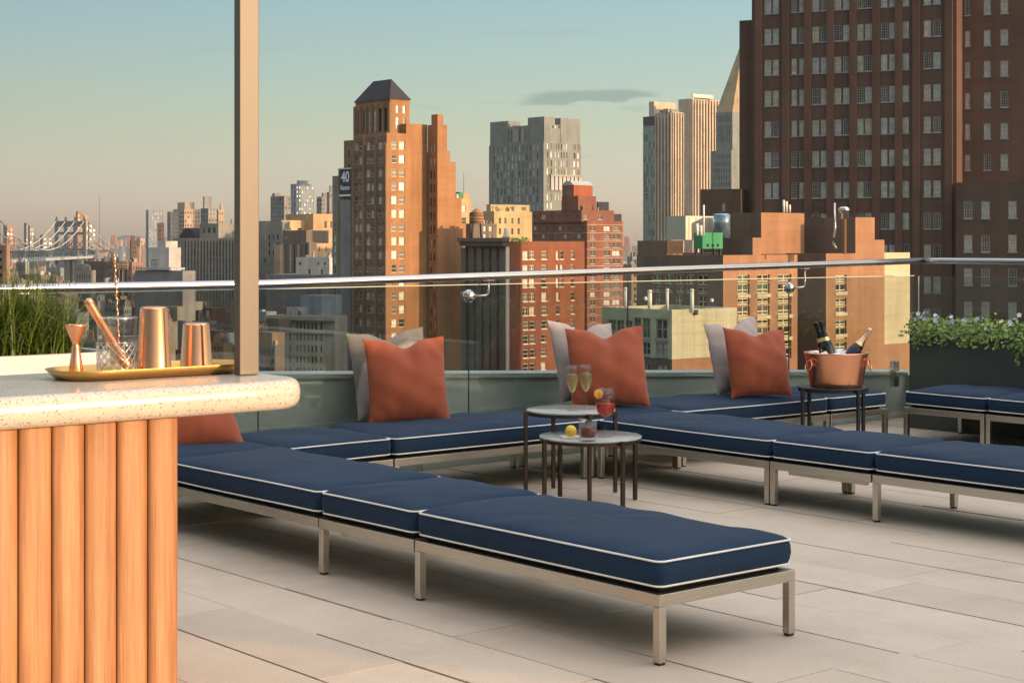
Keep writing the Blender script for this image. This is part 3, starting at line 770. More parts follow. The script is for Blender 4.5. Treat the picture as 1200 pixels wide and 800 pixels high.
mb.lathe([(.001,0),(.020,.0),(.0215,.006),(.020,.03),(.0165,.05),(.0155,L*.7),(.017,L*.9),(.0175,L-.02),(.014,L-.006),(.001,L)],24,mtx=m4)
o=mb.build('muddler',M['copper'],loc=Vector(on_tray(149,6.02))+Vector((0,0,.03))); tag(o,'copper muddler leaning left in the cut glass','muddler')
mb=MB(); pts=[]
for k in range(80):
    z=k/79*.395; pts.append((.0016*math.cos(z*160),.0016*math.sin(z*160),z))
mb.tube(pts,.0030,6); mb.lathe([(.001,.37),(.006,.38),(.006,.40),(.001,.408)],12); o=mb.build('bar_spoon',M['copper'],loc=Vector(on_tray(141,6.04))+Vector((0,0,.026))); o.rotation_euler=(0,R(-3),0); tag(o,'thin twisted copper bar spoon standing in the cut glass','spoon')
# ---------------------------------------------------------------- planters
def white_planter():
    t=thing('planter','white rounded planter box behind the bar holding tall grass','planter',T(.30,-4.62),TH+PI/2)
    out=rrect(1.8,.52,.12,8); inn=[(x*.95,y*.85) for x,y in out]; mb=MB()
    rings=[[(x,y,0) for x,y in out],[(x,y,1.015) for x,y in out],[(x*.997,y*.99,1.02) for x,y in out],[(x*.96,y*.87,1.02) for x,y in out],[(x,y,1.015) for x,y in inn],[(x,y,.94) for x,y in inn]]
    mb.loft(rings,0,True,True,False); mb.build('trough',M['white_paint'],t)
    mb=MB(); mb.loft([[(x*1.0,y*1.0,.95) for x,y in inn],[(x*.1,y*.1,.955) for x,y in inn]],0,False,False,True); mb.build('soil',M['soil'],t)
    rnd=random.Random(9); mb=MB()
    for k in range(2000):
        cl=rnd.gauss(0.50,.15); bx=cl; by=rnd.gauss(0,.07)
        bx=max(-.55,min(.74,bx)); by=max(-.18,min(.18,by))
        a=rnd.uniform(0,6.28); L=rnd.uniform(.20,.64)*(1-.4*abs(bx-.5)); out_=rnd.uniform(.05,.44); w=rnd.uniform(.003,.0055)
        ox,oy=math.cos(a),math.sin(a); px_,py_=-oy,ox
        prev=None; n=6
        for i in range(n+1):
            s=i/n; r=out_*s**1.7*1.1; z=.95+L*(s-.62*s**2.6*(out_/.44))
            c=(bx+ox*r,by+oy*r,z); ww=w*(1-s*.93)
            l=(c[0]-px_*ww,c[1]-py_*ww,c[2]); rr=(c[0]+px_*ww,c[1]+py_*ww,c[2])
            if prev: 
                nn=len(mb.v)
                mb.v+=[prev[0],prev[1],rr,l]; mb.f.append((nn,nn+1,nn+2,nn+3)); mb.m.append(0); mb.sm.append(True)
            prev=(l,rr)
    o=mb.build('ornamental_grass',M['grass'],loc=T(.30,-4.62),rz=TH+PI/2,merge=True); tag(o,'tuft of arching green ornamental grass in the white planter','grass plant')
white_planter()
def flower_planter():
    # along u, front face at b=4.07, a from -.50
    t=thing('planter','long dark grey planter trough by the right glass','planter',T(-.52,4.10),TH)
    L=5.0; mb=MB(); mb.box(0,L,0,.46,0.0,.785,0,'xXyYz'); 
    mb.quad([(0,0,.785),(L,0,.785),(L-.03,.03,.785),(.03,.03,.785)]); mb.quad([(0,.46,.785),(0,0,.785),(.03,.03,.785),(.03,.43,.785)])
    mb.quad([(L,0,.785),(L,.46,.785),(L-.03,.43,.785),(L-.03,.03,.785)]); mb.quad([(L,.46,.785),(0,.46,.785),(.03,.43,.785),(L-.03,.43,.785)])
    mb.build('trough',M['planter_dark'],t)
    mb=MB(); mb.quad([(.03,.03,.75),(L-.03,.03,.75),(L-.03,.43,.75),(.03,.43,.75)]); mb.build('soil',M['soil'],t)
    rnd=random.Random(21)
    def leafq(mb,c,size,n):
        n=Vector(n).normalized(); x=n.cross(Vector((rnd.random()-.5,rnd.random()-.5,rnd.random()-.2))).normalized(); y=n.cross(x)
        s=size; pts=[c-x*s*.1-y*s,c+x*s*.55-y*s*.1+n*s*.12,c+x*s*.1+y*s,c-x*s*.55+y*s*.1+n*s*.12]
        mb.quad(pts)
    k=0; a=-.02
    while a<4.9:
        wv=rnd.uniform(.30,.42); mb=MB(); st=MB(); fl=[]
        hh=rnd.uniform(.10,.17)
        for i in range(520):
            x=a+rnd.uniform(-.05,wv+.05); y=rnd.gauss(.14,.12); y=max(-.07,min(.44,y))
            z=.78+max(0,rnd.gauss(hh*.45,.045))-max(0,(-y)*1.0)
            leafq(mb,Vector((x,y,z)),rnd.uniform(.012,.026),(rnd.uniform(-.7,.7),-1+rnd.random(),rnd.uniform(.1,1)))
        for v in range(4):
            x0=a+rnd.uniform(0,wv); Ld=rnd.choice((.06,.10,.14,.22)); prev=Vector((x0,-.02,.80))
            dx=rnd.uniform(-.05,.05); n=int(Ld*170)+4
            for i in range(n):
                s=i/n; c=Vector((x0+dx*s+rnd.gauss(0,.018*(1-s*.5)),-.03-.02*math.sin(s*3)+rnd.gauss(0,.01),.80-Ld*s))
                leafq(mb,c,rnd.uniform(.009,.018),(rnd.uniform(-.6,.6),-1,rnd.uniform(-.1,.8)))
        names=['lush trailing green plant at the left end of the dark planter','trailing green plant second along the dark planter','trailing green plant third along the dark planter, below yellow flowers','trailing plant with long hanging tips, at the right edge of the picture']
        pl=thing('trailing_plant',names[k] if k<4 else 'trailing green plant further along the dark planter beyond the picture edge','plant',T(-.52,4.10),TH,'trailing plants in the dark planter')
        mb.build('foliage',M['leaf'],pl)
        kinds=[('fl_white',7),('fl_lilac',7),('fl_yellow',6),('fl_purple',6)]
        seq=[['fl_white','fl_lilac'],['fl_lilac','fl_white'],['fl_yellow','fl_yellow','fl_white'],['fl_purple','fl_purple','fl_white']][k%4]
        for i in range(9):
            m=rnd.choice(seq); q=MB(); c=Vector((a+rnd.uniform(.0,wv),rnd.uniform(-.02,.2),.78+hh+rnd.uniform(-.03,.035)))
            fn=Vector((rnd.uniform(-.4,.4),-1,rnd.uniform(.2,1))).normalized(); x=fn.cross(Vector((0,0,1))).normalized(); y=x.cross(fn)
            s=rnd.uniform(.013,.021)
            for j in range(5):
                an=2*PI*j/5+rnd.random()*.3; d=x*math.cos(an)+y*math.sin(an); e=x*math.cos(an+1.57)+y*math.sin(an+1.57)
                q.quad([c,c+d*s*.7+e*s*.5+fn*.004,c+d*s*1.25+fn*.001,c+d*s*.7-e*s*.5+fn*.004])
            q.build('flower',M[m],pl)
        a+=wv; k+=1
flower_planter()
# unseen block added right of the terrace to keep low sun off the lounge
s=Vector((SUN_AZ[0],SUN_AZ[1],0)); w=Vector((-SUN_AZ[1],SUN_AZ[0],0))
BLOCKER_H=3.52
t=thing('sun_blocker','unseen brown brick block added right of the terrace to shade the lounge','building',s*14+w*11.5,math.atan2(w.y,w.x))
mb=MB(); mb.box(-6.1,6.4,-3.2,0,-56,BLOCKER_H); mb.build('wall',M['brown_brick'],t)
mb=MB(); mb.box(-6.15,6.45,-3.25,.05,BLOCKER_H+.002,BLOCKER_H+.1); mb.build('coping',M['coping'],t)
#CITY
# ================================================================== CITY
GZ=-56.0
BY=math.atan2(-.42,.907)
WIN_CACHE={}
def win_geo(mb, w, h, kind, d=.22, pm=0, fm=1, mtx=None):
    """window facing local -y, origin bottom centre; pane at y=d"""
    q=MB(); e=.06
    q.quad([(-w/2-e,d,-e),(w/2+e,d,-e),(w/2+e,d,h+e),(-w/2-e,d,h+e)],pm)
    def bar(x0,x1,z0,z1,p=.07): q.box(x0,x1,d-p,d-.004,z0,z1,fm,'xXyzZ')
    t=min(.11,w*.09)
    if kind!='slot':
        bar(-w/2,-w/2+t,0,h); bar(w/2-t,w/2,0,h); bar(-w/2+t,w/2-t,0,t); bar(-w/2+t,w/2-t,h-t,h)
        if kind in('sash','grid','pair','sill'): bar(-w/2+t,w/2-t,h*.5-t*.4,h*.5+t*.4,.09)
        if kind=='pair': bar(-t*.6,t*.6,t,h-t,.1)
        if kind=='bay':
            n=max(2,round(w/1.4))
            for k in range(1,n): x=-w/2+w*k/n; bar(x-t*.5,x+t*.5,t,h-t,.1)
            bar(-w/2+t,w/2-t,h*.32,h*.32+t,.09)
        if kind=='grid':
            for k in (1,2): x=-w/2+w*k/3; bar(x-.03,x+.03,t,h-t,.05)
            for k in (1,2,4,5): z=h*k/6; bar(-w/2+t,w/2-t,z-.025,z+.025,.05)
        if kind in('sill','pair','grid'): q.box(-w/2-.08,w/2+.08,-.10,d-.01,-.16,-.003,fm)
    if mtx: q.v=[tuple(mtx@Vector(p)) for p in q.v]
    n=len(mb.v); mb.v+=q.v; mb.f+=[tuple(i+n for i in f) for f in q.f]; mb.m+=q.m; mb.sm+=q.sm
class Bldg:
    def __init__(s, name, label, cat, xc, D, yaw=None, group=None, seed=1, panes=('w_dark','w_mid','w_blind','w_sky'), frame='frame_grey'):
        s.yaw = math.atan2(VY,VX) if yaw is None else yaw
        s.ex=Vector((math.cos(s.yaw),math.sin(s.yaw))); s.ey=Vector((-math.sin(s.yaw),math.cos(s.yaw)))
        s.P=Vector(((xc-600)/F*D, D)); s.rnd=random.Random(seed)
        s.t=thing(name,label,cat,(s.P.x,s.P.y,0),s.yaw,group); s.wins=[]; s.panes=panes; s.frame=frame
    def solve(s, px, o, dirv):
        k=(px-600)/F; b=s.P+s.ex*o[0]+s.ey*o[1]
        return (k*b.y-b.x)/(dirv.x-k*dirv.y)
    def xfor(s, px, y0): return s.solve(px,(0,y0),s.ex)
    def yfor(s, px, x0): return s.solve(px,(x0,0),s.ey)
    def depth(s,x,y): return s.P.y+s.ex.y*x+s.ey.y*y
    def box(s, name, m, pl, pc, pr, yt, y0=0.0, yb=None, x0=None, roof='roof', L=(), Rr=(), z1=None, z0=None, Ly=None, Rx=None, parent=None, lip=.0, rev=.22, lipm=None, Lm=None):
        """pl/pc/pr photo columns of left edge, near corner, right edge; yt photo row of the top at the corner"""
        if x0 is None: x0=s.xfor(pc,y0)
        ly = Ly if Ly is not None else s.solve(pl,(x0,y0),s.ey)
        rx = Rx if Rx is not None else s.solve(pr,(x0,y0),s.ex)
        if ly<=0.5: ly=5.0
        D=s.depth(x0,y0)
        if z1 is None: z1=zat(yt,D)
        if z0 is None: z0=GZ if yb is None else zat(yb,D)
        mb=MB(); x1,y1=x0+rx,y0+ly
        def side(kind,Ln,specs):
            rects=[]
            for cols,rows,wk in specs:
                for ca,cb in cols:
                    if kind=='R': p0,p1=s.solve(ca,(x0,y0),s.ex),s.solve(cb,(x0,y0),s.ex)
                    else: p0,p1=s.solve(cb,(x0,y0),s.ey),s.solve(ca,(x0,y0),s.ey)
                    if p1<p0: p0,p1=p1,p0
                    p0=max(p0,.15); p1=min(p1,Ln-.15)
                    if p1-p0<.2: continue
                    for ra,rb in rows:
                        za,zb=zat(rb,D),zat(ra,D)
                        if zb>z1-.2 or za<z0+.1: continue
                        rects.append((p0,p1,za,zb,wk))
            us=sorted({0,Ln}|{r[0] for r in rects}|{r[1] for r in rects}); zs=sorted({z0,z1}|{r[2] for r in rects}|{r[3] for r in rects})
            us=[u for i,u in enumerate(us) if i==0 or u-us[i-1]>1e-4]; zs=[u for i,u in enumerate(zs) if i==0 or u-zs[i-1]>1e-4]
            def P(p,z,d): return (x0+p,y0+d,z) if kind=='R' else (x0+d,y0+p,z)
            hole=set()
            for r in rects:
                for i in range(len(us)-1):
                    if us[i]>=r[0]-1e-3 and us[i+1]<=r[1]+1e-3:
                        for j in range(len(zs)-1):
                            if zs[j]>=r[2]-1e-3 and zs[j+1]<=r[3]+1e-3: hole.add((i,j))
            for j in range(len(zs)-1):
                i=0
                while i<len(us)-1:
                    if (i,j) in hole: i+=1; continue
                    k=i
                    while k<len(us)-1 and (k,j) not in hole: k+=1
                    a,b,c,d=P(us[i],zs[j],0),P(us[k],zs[j],0),P(us[k],zs[j+1],0),P(us[i],zs[j+1],0)
                    mb.quad([a,b,c,d] if kind=='R' else [b,a,d,c], 0 if kind=='R' else 4); i=k
            for (p0,p1,za,zb,wk) in rects:
                dd=rev+.02
                c=[(p0,za),(p1,za),(p1,zb),(p0,zb)]
                for k in range(4):
                    (pa,zaa),(pb,zbb)=c[k],c[(k+1)%4]
                    q=[P(pa,zaa,0),P(pa,zaa,dd),P(pb,zbb,dd),P(pb,zbb,0)]
                    mb.quad(q if kind=='R' else q[::-1])
                if wk is None:
                    q=[P(p0,za,rev),P(p1,za,rev),P(p1,zb,rev),P(p0,zb,rev)]; mb.quad(q if kind=='R' else q[::-1],2)
                else:
                    mx=(p0+p1)/2; lo=P(mx,za,0)
                    s.wins.append((Vector(lo), 0 if kind=='R' else -PI/2, p1-p0, zb-za, wk, rev))
        side('R',rx,Rr); side('L',ly,L)
        mb.quad([(x1,y0,z0),(x1,y1,z0),(x1,y1,z1),(x1,y0,z1)]); mb.quad([(x1,y1,z0),(x0,y1,z0),(x0,y1,z1),(x1,y1,z1)])
        if lip>0:
            t_=.4; zl=z1-lip
            mb.quad([(x0+t_,y0+t_,zl),(x1-t_,y0+t_,zl),(x1-t_,y1-t_,zl),(x0+t_,y1-t_,zl)],1)
            o=[(x0,y0),(x1,y0),(x1,y1),(x0,y1)]; i_=[(x0+t_,y0+t_),(x1-t_,y0+t_),(x1-t_,y1-t_),(x0+t_,y1-t_)]
            for k in range(4):
                a,b=o[k],o[(k+1)%4]; c,d=i_[(k+1)%4],i_[k]
                mb.quad([(*a,z1),(*b,z1),(*c,z1),(*d,z1)],3); mb.quad([(*c,z1),(*c,zl),(*d,zl),(*d,z1)],0)
        else: mb.quad([(x0,y0,z1),(x1,y0,z1),(x1,y1,z1),(x0,y1,z1)],1)
        o=mb.build(name,[M[m],M[roof],M['w_dark'],M[lipm or m],M[Lm or m]],parent or s.t)
        if lip>0 and name in('wall','upper_block','main_block') and m not in('hotel','cream_panel','tan_brick','red_brick'):
            k_=D/F
            for q in range(5):
                hw=s.rnd.uniform(1.2,4.5)*k_; hh=s.rnd.uniform(2.0,6.5)*k_
                if x1-x0<hw*2 or y1-y0<hw*2: continue
                xx=s.rnd.uniform(x0+.6,x1-hw-.6); yy=s.rnd.uniform(y0+.6,max(y0+.7,min(y1,y0+12)-hw-.6))
                s.part('rooftop_unit',s.rnd.choice(('metal_grey','dark_masonry',m,m)),xx,xx+hw,yy,yy+hw*.8,z1-lip+.003,z1+hh)
        s.last=(x0,y0,x1,y1,z0,z1); return o
    def part(s, name, m, x0,x1,y0,y1,z0,z1):
        mb=MB(); mb.box(x0,x1,y0,y1,z0,z1); return mb.build(name,M[m],s.t)
    def finish(s, cap=100):
        ws=sorted(s.wins,key=lambda w:-w[2]*w[3]); stuff=MB(); nm=len(s.panes)
        mats=[M[p] for p in s.panes]+[M[s.frame]]
        for k,(lo,rz,w,h,kind,rev) in enumerate(ws):
            pm=s.rnd.randrange(nm)
            if k<cap:
                key=(s.t.name,kind,pm,round(w,1),round(h,1))
                if key not in WIN_CACHE:
                    q=MB(); win_geo(q,round(w,1),round(h,1),kind,rev,0,1)
                    o=q.build('window',[mats[pm],mats[-1]],s.t); WIN_CACHE[key]=o.data
                else:
                    o=bpy.data.objects.new('window',WIN_CACHE[key]); COL.objects.link(o); o.parent=s.t
                o.location=lo; o.rotation_euler=(0,0,rz)
            else:
                win_geo(stuff,w,h,kind,rev,pm,nm,Matrix.Translation(lo)@Matrix.Rotation(rz,4,'Z'))
        if stuff.v:
            o=stuff.build('window',mats,s.t); o['kind']='stuff'
def rows(y0, hh, pitch, n): return [(y0+k*pitch, y0+k*pitch+hh) for k in range(n)]
def cols(x0, x1, n, frac=.5):
    p=(x1-x0)/n; return [(x0+p*(k+.5-frac/2), x0+p*(k+.5+frac/2)) for k in range(n)]

# --- tan art deco tower with the number sign
def tower40():
    b=Bldg('office_tower','tall tan brick tower with dark hipped roof and a navy number sign','tower',453.3,400,seed=4,panes=('w_blind','w_mid','w_sky','w_dark','w_mid'),frame='frame_white')
    lc=[(415.8,419),(420.8,424.5),(429.4,433),(434.8,438.6),(443.2,447),(448.7,452)]
    rr=rows(165,9.6,16.1,18)
    b.box('main_block','tan_brick',414,453.3,476,155.5,L=[(lc,rr,'sash')],Rr=[([(458.8,465.3),(467.6,474.2)],rr,'sash')],lip=1.0)
    x0,y0,x1,y1,z0,z1=b.last
    # brick piers and bay spandrels, toned darker to carry this face's shade
    for px in (414.6,426.8,440.8,452.9):
        p=b.solve(px,(0,0),b.ey); b.part('pier','dark_tan',-.35,-.003,max(p-.55,.0),p+.55,GZ,z1-2.6)
    for k in range(18):
        zz=zat(165+16.1*k-3.3,b.P.y)
        for pa,pb in ((415.6,424.8),(429.2,438.9),(443,452.4)):
            p1,p0=b.solve(pa,(0,0),b.ey),b.solve(pb,(0,0),b.ey); b.part('bay_spandrel','dark_masonry',-.12,-.004,p0,p1,zz-.62,zz+.62)
    b.box('side_block','tan_brick',None,None,500.8,144.8,x0=x1+.003,Ly=14,lip=1.0,Rx=b.solve(500.8,(0,0),b.ex)-x1)
    # crown with hipped roof
    cx,cyy=2.2,3.0
    b.box('crown','tan_brick',416.5,457,480,116,y0=2.2,yb=157,L=[([(419,422),(425,427.5),(431,434),(437.5,440.5),(444,447),(450.5,453.5)],[(126,153)],'slot')],Rr=[([(464,467.5),(472,475.5)],[(123,132),(137,150)],'sash')])
    x0,y0,x1,y1,z0,z1=b.last; D=b.depth(x0,y0)
    h=(z1-z0); zr=zat(93.5,D+6)
    q=MB(); e=.35; A=[(x0-e,y0-e,z1+.003),(x1+e,y0-e,z1+.003),(x1+e,y1+e,z1+.003),(x0-e,y1+e,z1+.003)]
    xm=(x0+x1)/2; r0=(xm,y0+(y1-y0)*.24,zr); r1=(xm,y1-(y1-y0)*.24,zr)
    q.quad([A[0],A[1],r0]); q.quad([A[1],A[2],r1,r0]); q.quad([A[2],A[3],r1]); q.quad([A[3],A[0],r0,r1]); q.quad(A[::-1]); q.build('roof',M['slate'],b.t)
    for k in range(7):
        y=y0+(y1-y0)*(k/6); b.part('pier','dark_tan',x0-.4,x0-.003,y-.35,y+.35,z0,z1-1.0)
    # protruding right wing, stepped
    xw=b.solve(501.2,(0,0),b.ex)
    # near corner of the wing is at px 512.5
    yw=b.solve(512.6,(xw,0),b.ey); 
    if yw>0: yw=-yw
    wr=rows(337,9,16,7)
    b.box('wing','tan_brick',None,None,524,146,x0=xw,y0=yw,Ly=-yw-.003,Rx=b.solve(524,(xw,yw),b.ex)-.0, L=[([(504,506),(508,510)],rows(168,9,16.1,16),'slot')])
    steps=[(524,527.5,177),(527.5,534,190),(534,541,232),(541,547,262),(547,555,315)]
    for a,c,y in steps:
        xa,xb=xw+b.solve(a,(xw,yw),b.ex),xw+b.solve(c,(xw,yw),b.ex)
        kw={}
        if c==555 : kw=dict(Rr=[([(548.9,553.6)],wr,'sash')])
        if c==547 : kw=dict(Rr=[([(541.6,546.2)],wr,'sash')])
        b.box('wing_step','tan_brick',None,None,c,y,x0=xa+.002,y0=yw,Ly=12,Rx=xb-xa-.004,**kw)
    xa=xw+b.solve(514,(xw,yw),b.ex)*.0; 
    b.box('chimney','tan_brick',None,None,None,134,x0=xw+.02,y0=yw+.02,Ly=2.4,Rx=b.solve(519.5,(xw,yw),b.ex),yb=147)
    # left setbacks, falling away behind
    yl=b.solve(414,(0,0),b.ey)
    prev=yl
    for px,y,inset,wins in ((403,164,.6,[([(408,410.2)],rows(176,8,16,2),'slot')]),(396.5,197,.9,[([(398,401)],rows(238,9,12,16),'sash')]),(389.5,206,1.2,[([(391,393.5)],rows(262,9,12.5,14),'sash')]),(376,322,1.5,[([(378,381),(383,386)],rows(332,8,12.5,9),'sash')])):
        yn=b.solve(px,(inset,0),b.ey)
        b.box('setback','grey_stone' if px<396 else 'dark_tan',None,None,None,y,x0=inset,y0=prev+.003,Ly=yn-prev-.003,Rx=16,L=wins); prev=yn
    # sign
    ya,yb=b.solve(412.6,(.2,0),b.ey),b.solve(398.6,(.2,0),b.ey); D=b.depth(.2,(ya+yb)/2)
    za,zb=zat(231.5,D),zat(196.8,D)
    q=MB(); q.box(.0,.45,ya,yb,za,zb); sg=q.build('sign_board',M['sign_navy'],b.t)
    q=MB(); q.box(-.15,.0-.003,ya+.1,yb-.1,za+.3,za+.75); q.build('sign_trim',M['sign_white'],sg)
    q=MB(); q.box(-.1,.0-.003,ya+.1,yb-.1,zb-.3,zb-.05); q.build('sign_trim',M['sign_white'],sg)
    def text(body,size,zc,sx=1.0):
        cu=bpy.data.curves.new('txt','FONT'); cu.body=body; cu.size=size; cu.align_x='CENTER'; cu.extrude=.03; cu.offset=.02*size
        to=bpy.data.objects.new('lettering',cu); COL.objects.link(to); bpy.context.view_layer.update()
        me=bpy.data.meshes.new_from_object(to.evaluated_get(bpy.context.evaluated_depsgraph_get())); bpy.data.objects.remove(to)
        o=bpy.data.objects.new('lettering',me); COL.objects.link(o); me.materials.clear(); me.materials.append(M['sign_white']); o.parent=sg
        # text plane xy -> face -x : local x along -y
        o.matrix_local=Matrix.Translation((-.05,(ya+yb)/2,zc))@Matrix(((0,0,-1,0),(-1,0,0,0),(0,1,0,0),(0,0,0,1)))@Matrix.Diagonal((sx,1,1,1))
    hgt=zb-za
    text('40',3.6,zb-hgt*.47,.98); text('Rector',1.6,zb-hgt*.74,.92)
    # grey shaft below the sign
    b.part('shaft','far_grey',.1,.85,ya+.6,yb-.2,GZ,za-.6)
    b.part('antenna','frame_dark' if False else 'slate',3,3.15,yl-3,yl-2.85,zat(164,D),zat(148,D))
    b.finish()
tower40()
# --- cornice / red brick building
def red_brick():
    b=Bldg('apartment_block','older block with dark cornice front and bright red brick side wall','building',593.3,320,seed=5,panes=('w_dark','w_blind','w_mid'),frame='frame_white')
    L=[([(548.6,551.6),(557,560),(566.5,569.6),(575.2,578.6),(583.5,587.4)],rows(296,10.5,16.6,10),'sash')]
    Rr=[([(612.5,619),(620.2,626.8)],rows(294.2,10,16.6,5),'pair'),([(634.5,641)],rows(294.2,10,16.6,6),'sill'),([(651.5,654.8),(656.6,660)],rows(294.2,10,16.6,3),'sill'),([(651.8,655.4)],rows(344,9.6,16.6,6),'sill'),([(669,673)],rows(294.2,10,16.6,6),'sill'),
        ([(613,619.5),(621,627)],rows(377.5,10,16.6,4),'sill'),([(634,640)],rows(394,9,16.6,3),'sill')]
    b.box('wall','red_brick',545,593.3,685,283,L=L,Rr=Rr,lip=.9,lipm='white_trim')
    x0,y0,x1,y1,z0,z1=b.last
    # dark front skin and projecting cornice
    for px in (545.2,554.2,563.4,572.2,581.2,590.5):
        p=b.solve(px,(0,0),b.ey); b.part('pier','dark_masonry',-.5,-.003,p-.8,p+.8,GZ,z1-1.2)
    for k in range(10):
        zz=zat(307.2+16.6*k,b.P.y); b.part('spandrel','dark_masonry',-.18,-.004,.2,y1-.2,zz-.55,zz+.50)
    b.part('cornice','dark_masonry',-1.6,.4,-.5,y1+.6,z1+.002,z1+.7); b.part('cornice','dark_masonry',-1.1,.0-.004,-.3,y1+.4,z1-.9,z1-.002)
    b.part('quoin_strip','white_trim',-.25,.55,-.25,-.003,GZ,z1-1.0)
    q=MB(); q.lathe([(.9,z1+.71),(.55,z1+1.1),(.5,z1+1.6),(.25,z1+2.2),(.05,z1+2.6)],10,cx=.2,cy=.3,cap0=True,cap1=True); q.build('finial',M['white_trim'],b.t)
    b.finish()
    # roof garden shrubs by the parapet
    rnd=random.Random(3)
    for k,px in enumerate((603,609,614.5)):
        p=atpx(px,326,z1-.9); mb=MB()
        for i in range(160):
            c=Vector((rnd.gauss(0,.45),rnd.gauss(0,.4),abs(rnd.gauss(.7,.45)))); s=rnd.uniform(.1,.22); n=Vector((rnd.uniform(-1,1),-1,rnd.uniform(-.3,1))).normalized(); x=n.cross(Vector((0,0,1))).normalized()*s; y=n.cross(x)
            mb.quad([c-x,c-y,c+x,c+y])
        o=mb.build('roof_shrub',M['leaf'],loc=p); tag(o,['left','middle','right'][k]+' of three small shrubs on the red brick roof edge','shrub','shrubs on the red brick roof')
red_brick()
def water_tank(px,yt,ycone,yb,wpx,D,label,m='wood_tank',zleg=None):
    p=atpx(px,D); r=wpx/2/F*D; z0,z1,z2=zat(yb,D),zat(ycone,D),zat(yt,D)
    t=thing('water_tank',label,'water tank',p,0,None)
    mb=MB(); mb.lathe([(r*.97,z0),(r,z0+.05),(r,z1)],20,cap0=True,cap1=True,sm=True); tk=mb.build('tank',M[m],t)
    mb=MB(); mb.lathe([(r*1.08,z1),(r*.55,z1+(z2-z1)*.5),(.05,z2)],20,cap0=True); mb.build('roof',M[m],t)
    zl=zleg if zleg is not None else z0-3
    for k in range(4):
        a=PI/4+k*PI/2; mb=MB(); mb.tube([(r*.95*math.cos(a),r*.95*math.sin(a),zl),(r*.75*math.cos(a),r*.75*math.sin(a),z0-.05)],.2,6); mb.build('leg',M['slate'],t)
    for k in range(3):
        mb=MB(); zz=z0+(z1-z0)*(k+.5)/3.2; mb.lathe([(r*1.012,zz-.05),(r*1.012,zz+.05)],20); mb.build('hoop',M['slate'],tk)
water_tank(558.5,244,250.5,262,17,335,'conical roofed wooden water tank on legs beside the tan tower',zleg=2.3)
# --- tan buildings behind the tank
def mid_tans():
    b=Bldg('apartment_block','small pinkish tan house block right beside the big tan tower','building',528,520,seed=6)
    b.box('wall','tan_stone',515,528,552,232.5,Rr=[([(536,546)],rows(240.5,8,14,6),'pair')],lip=.6); b.part('rooftop_unit','green_box',b.xfor(538.5,2),b.xfor(542,2),2,6,zat(232.5,525),zat(225,525)); b.part('penthouse','tan_stone',b.xfor(543,4),b.xfor(550,4),4,10,zat(232.5,525),zat(226,525)); b.finish()
    b=Bldg('apartment_block','yellow tan flat roofed block with roof terrace behind the red brick wall','building',579,470,seed=8,panes=('w_dark','w_mid','w_dark'),frame='frame_grey')
    b.box('wall','sand',566,579,623.5,247.5,Rr=[([(584.5,587.2),(590.6,593.4),(599,601.5),(606.5,609)],rows(255,7.2,12.4,6),'sash')],lip=.8)
    b.box('penthouse','sand',570,575,620.5,239.5,y0=5,yb=248,Rr=[([(577,583),(594,601),(611,616)],[(242,246.5)],'bay')]); b.finish()
    b=Bldg('apartment_block','low sooty block directly under the wooden water tank','building',552,400,seed=9)
    b.box('wall','dark_masonry',546,552,582,262,Rr=[([(566.5,570),(573,577)],rows(265,6,9,8),'sash')],lip=.5); b.finish()
mid_tans()
# --- red stepped apartment house
def red_apt():
    b=Bldg('apartment_block','red brick stepped apartment house with gabled crown','building',688,560,seed=10,panes=('w_dark','w_mid','w_blind','w_dark'),frame='frame_grey')
    lc=[(619.5,623.5),(624.8,628.5),(634.5,638),(640,643.5),(649,652.5),(654,657.5),(660,664),(666,669),(676,680),(681.5,684.5)]
    b.box('main_block','red_apt',617,688,730,258.8,L=[(lc,rows(264.5,5.2,9.7,17),'sash')],Rr=[([(691.5,697.5),(707.5,715),(717.5,726.5)],rows(265,5.5,9.7,17),'pair')],lip=.7)
    x0,y0,x1,y1,z0,z1=b.last; D=b.P.y
    for k in range(17):
        zz=zat(263.2+9.7*k,D); b.part('string_course','course',-.10,-.003,.0,y1,zz-.12,zz+.10); 
        b.part('string_course','course',.0,x1,-.10,-.003,zz-.12,zz+.10)
    b.box('upper_block','red_apt',624,681.5,719.5,246,y0=1.5,yb=260,L=[([(625,629),(634,639),(645,649),(654,658),(665,669),(675,679)],[(251,256.5)],'sash')],Rr=[([(684,689),(700,706)],[(252,257)],'pair')],lip=.6)
    b.box('terrace_block','red_apt',658,677.5,698.5,229.5,y0=3,yb=247,lip=.5)
    b.box('crown','red_gable',659,672.5,694.5,217,y0=5,yb=231,L=[([(661.5,669)],[(220,230)],'slot')])
    x0,y0,x1,y1,z0,z1=b.last; D=b.depth(x0,y0); zr=zat(211.8,D)
    q=MB(); ym=(y0+y1)/2; e=.2
    A,Bp=(x0-e,y0-e,z1+.003),(x1+e,y0-e,z1+.003); C,Dp=(x1+e,y1+e,z1+.003),(x0-e,y1+e,z1+.003)
    m0=(x0-e,y0+(y1-y0)*.30,zr); m1=(x1+e,y0+(y1-y0)*.30,zr); n0=(x0-e,y0+(y1-y0)*.65,zr); n1=(x1+e,y0+(y1-y0)*.65,zr)
    q.quad([A,Bp,m1,m0]); q.quad([m0,m1,n1,n0],1); q.quad([n0,n1,C,Dp]); q.quad([A,m0,n0,Dp][::-1]); q.quad([Bp,C,n1,m1]); q.quad([Dp,C,Bp,A]); q.build('roof',[M['metal_grey'],M['metal_grey']],b.t)
    b.box('rooftop_shed','slate',699,700.5,713.5,236.5,y0=4,yb=247); b.box('rooftop_shed','slate',707,709,728.5,250.5,y0=4,yb=260)
    b.finish()
red_apt()
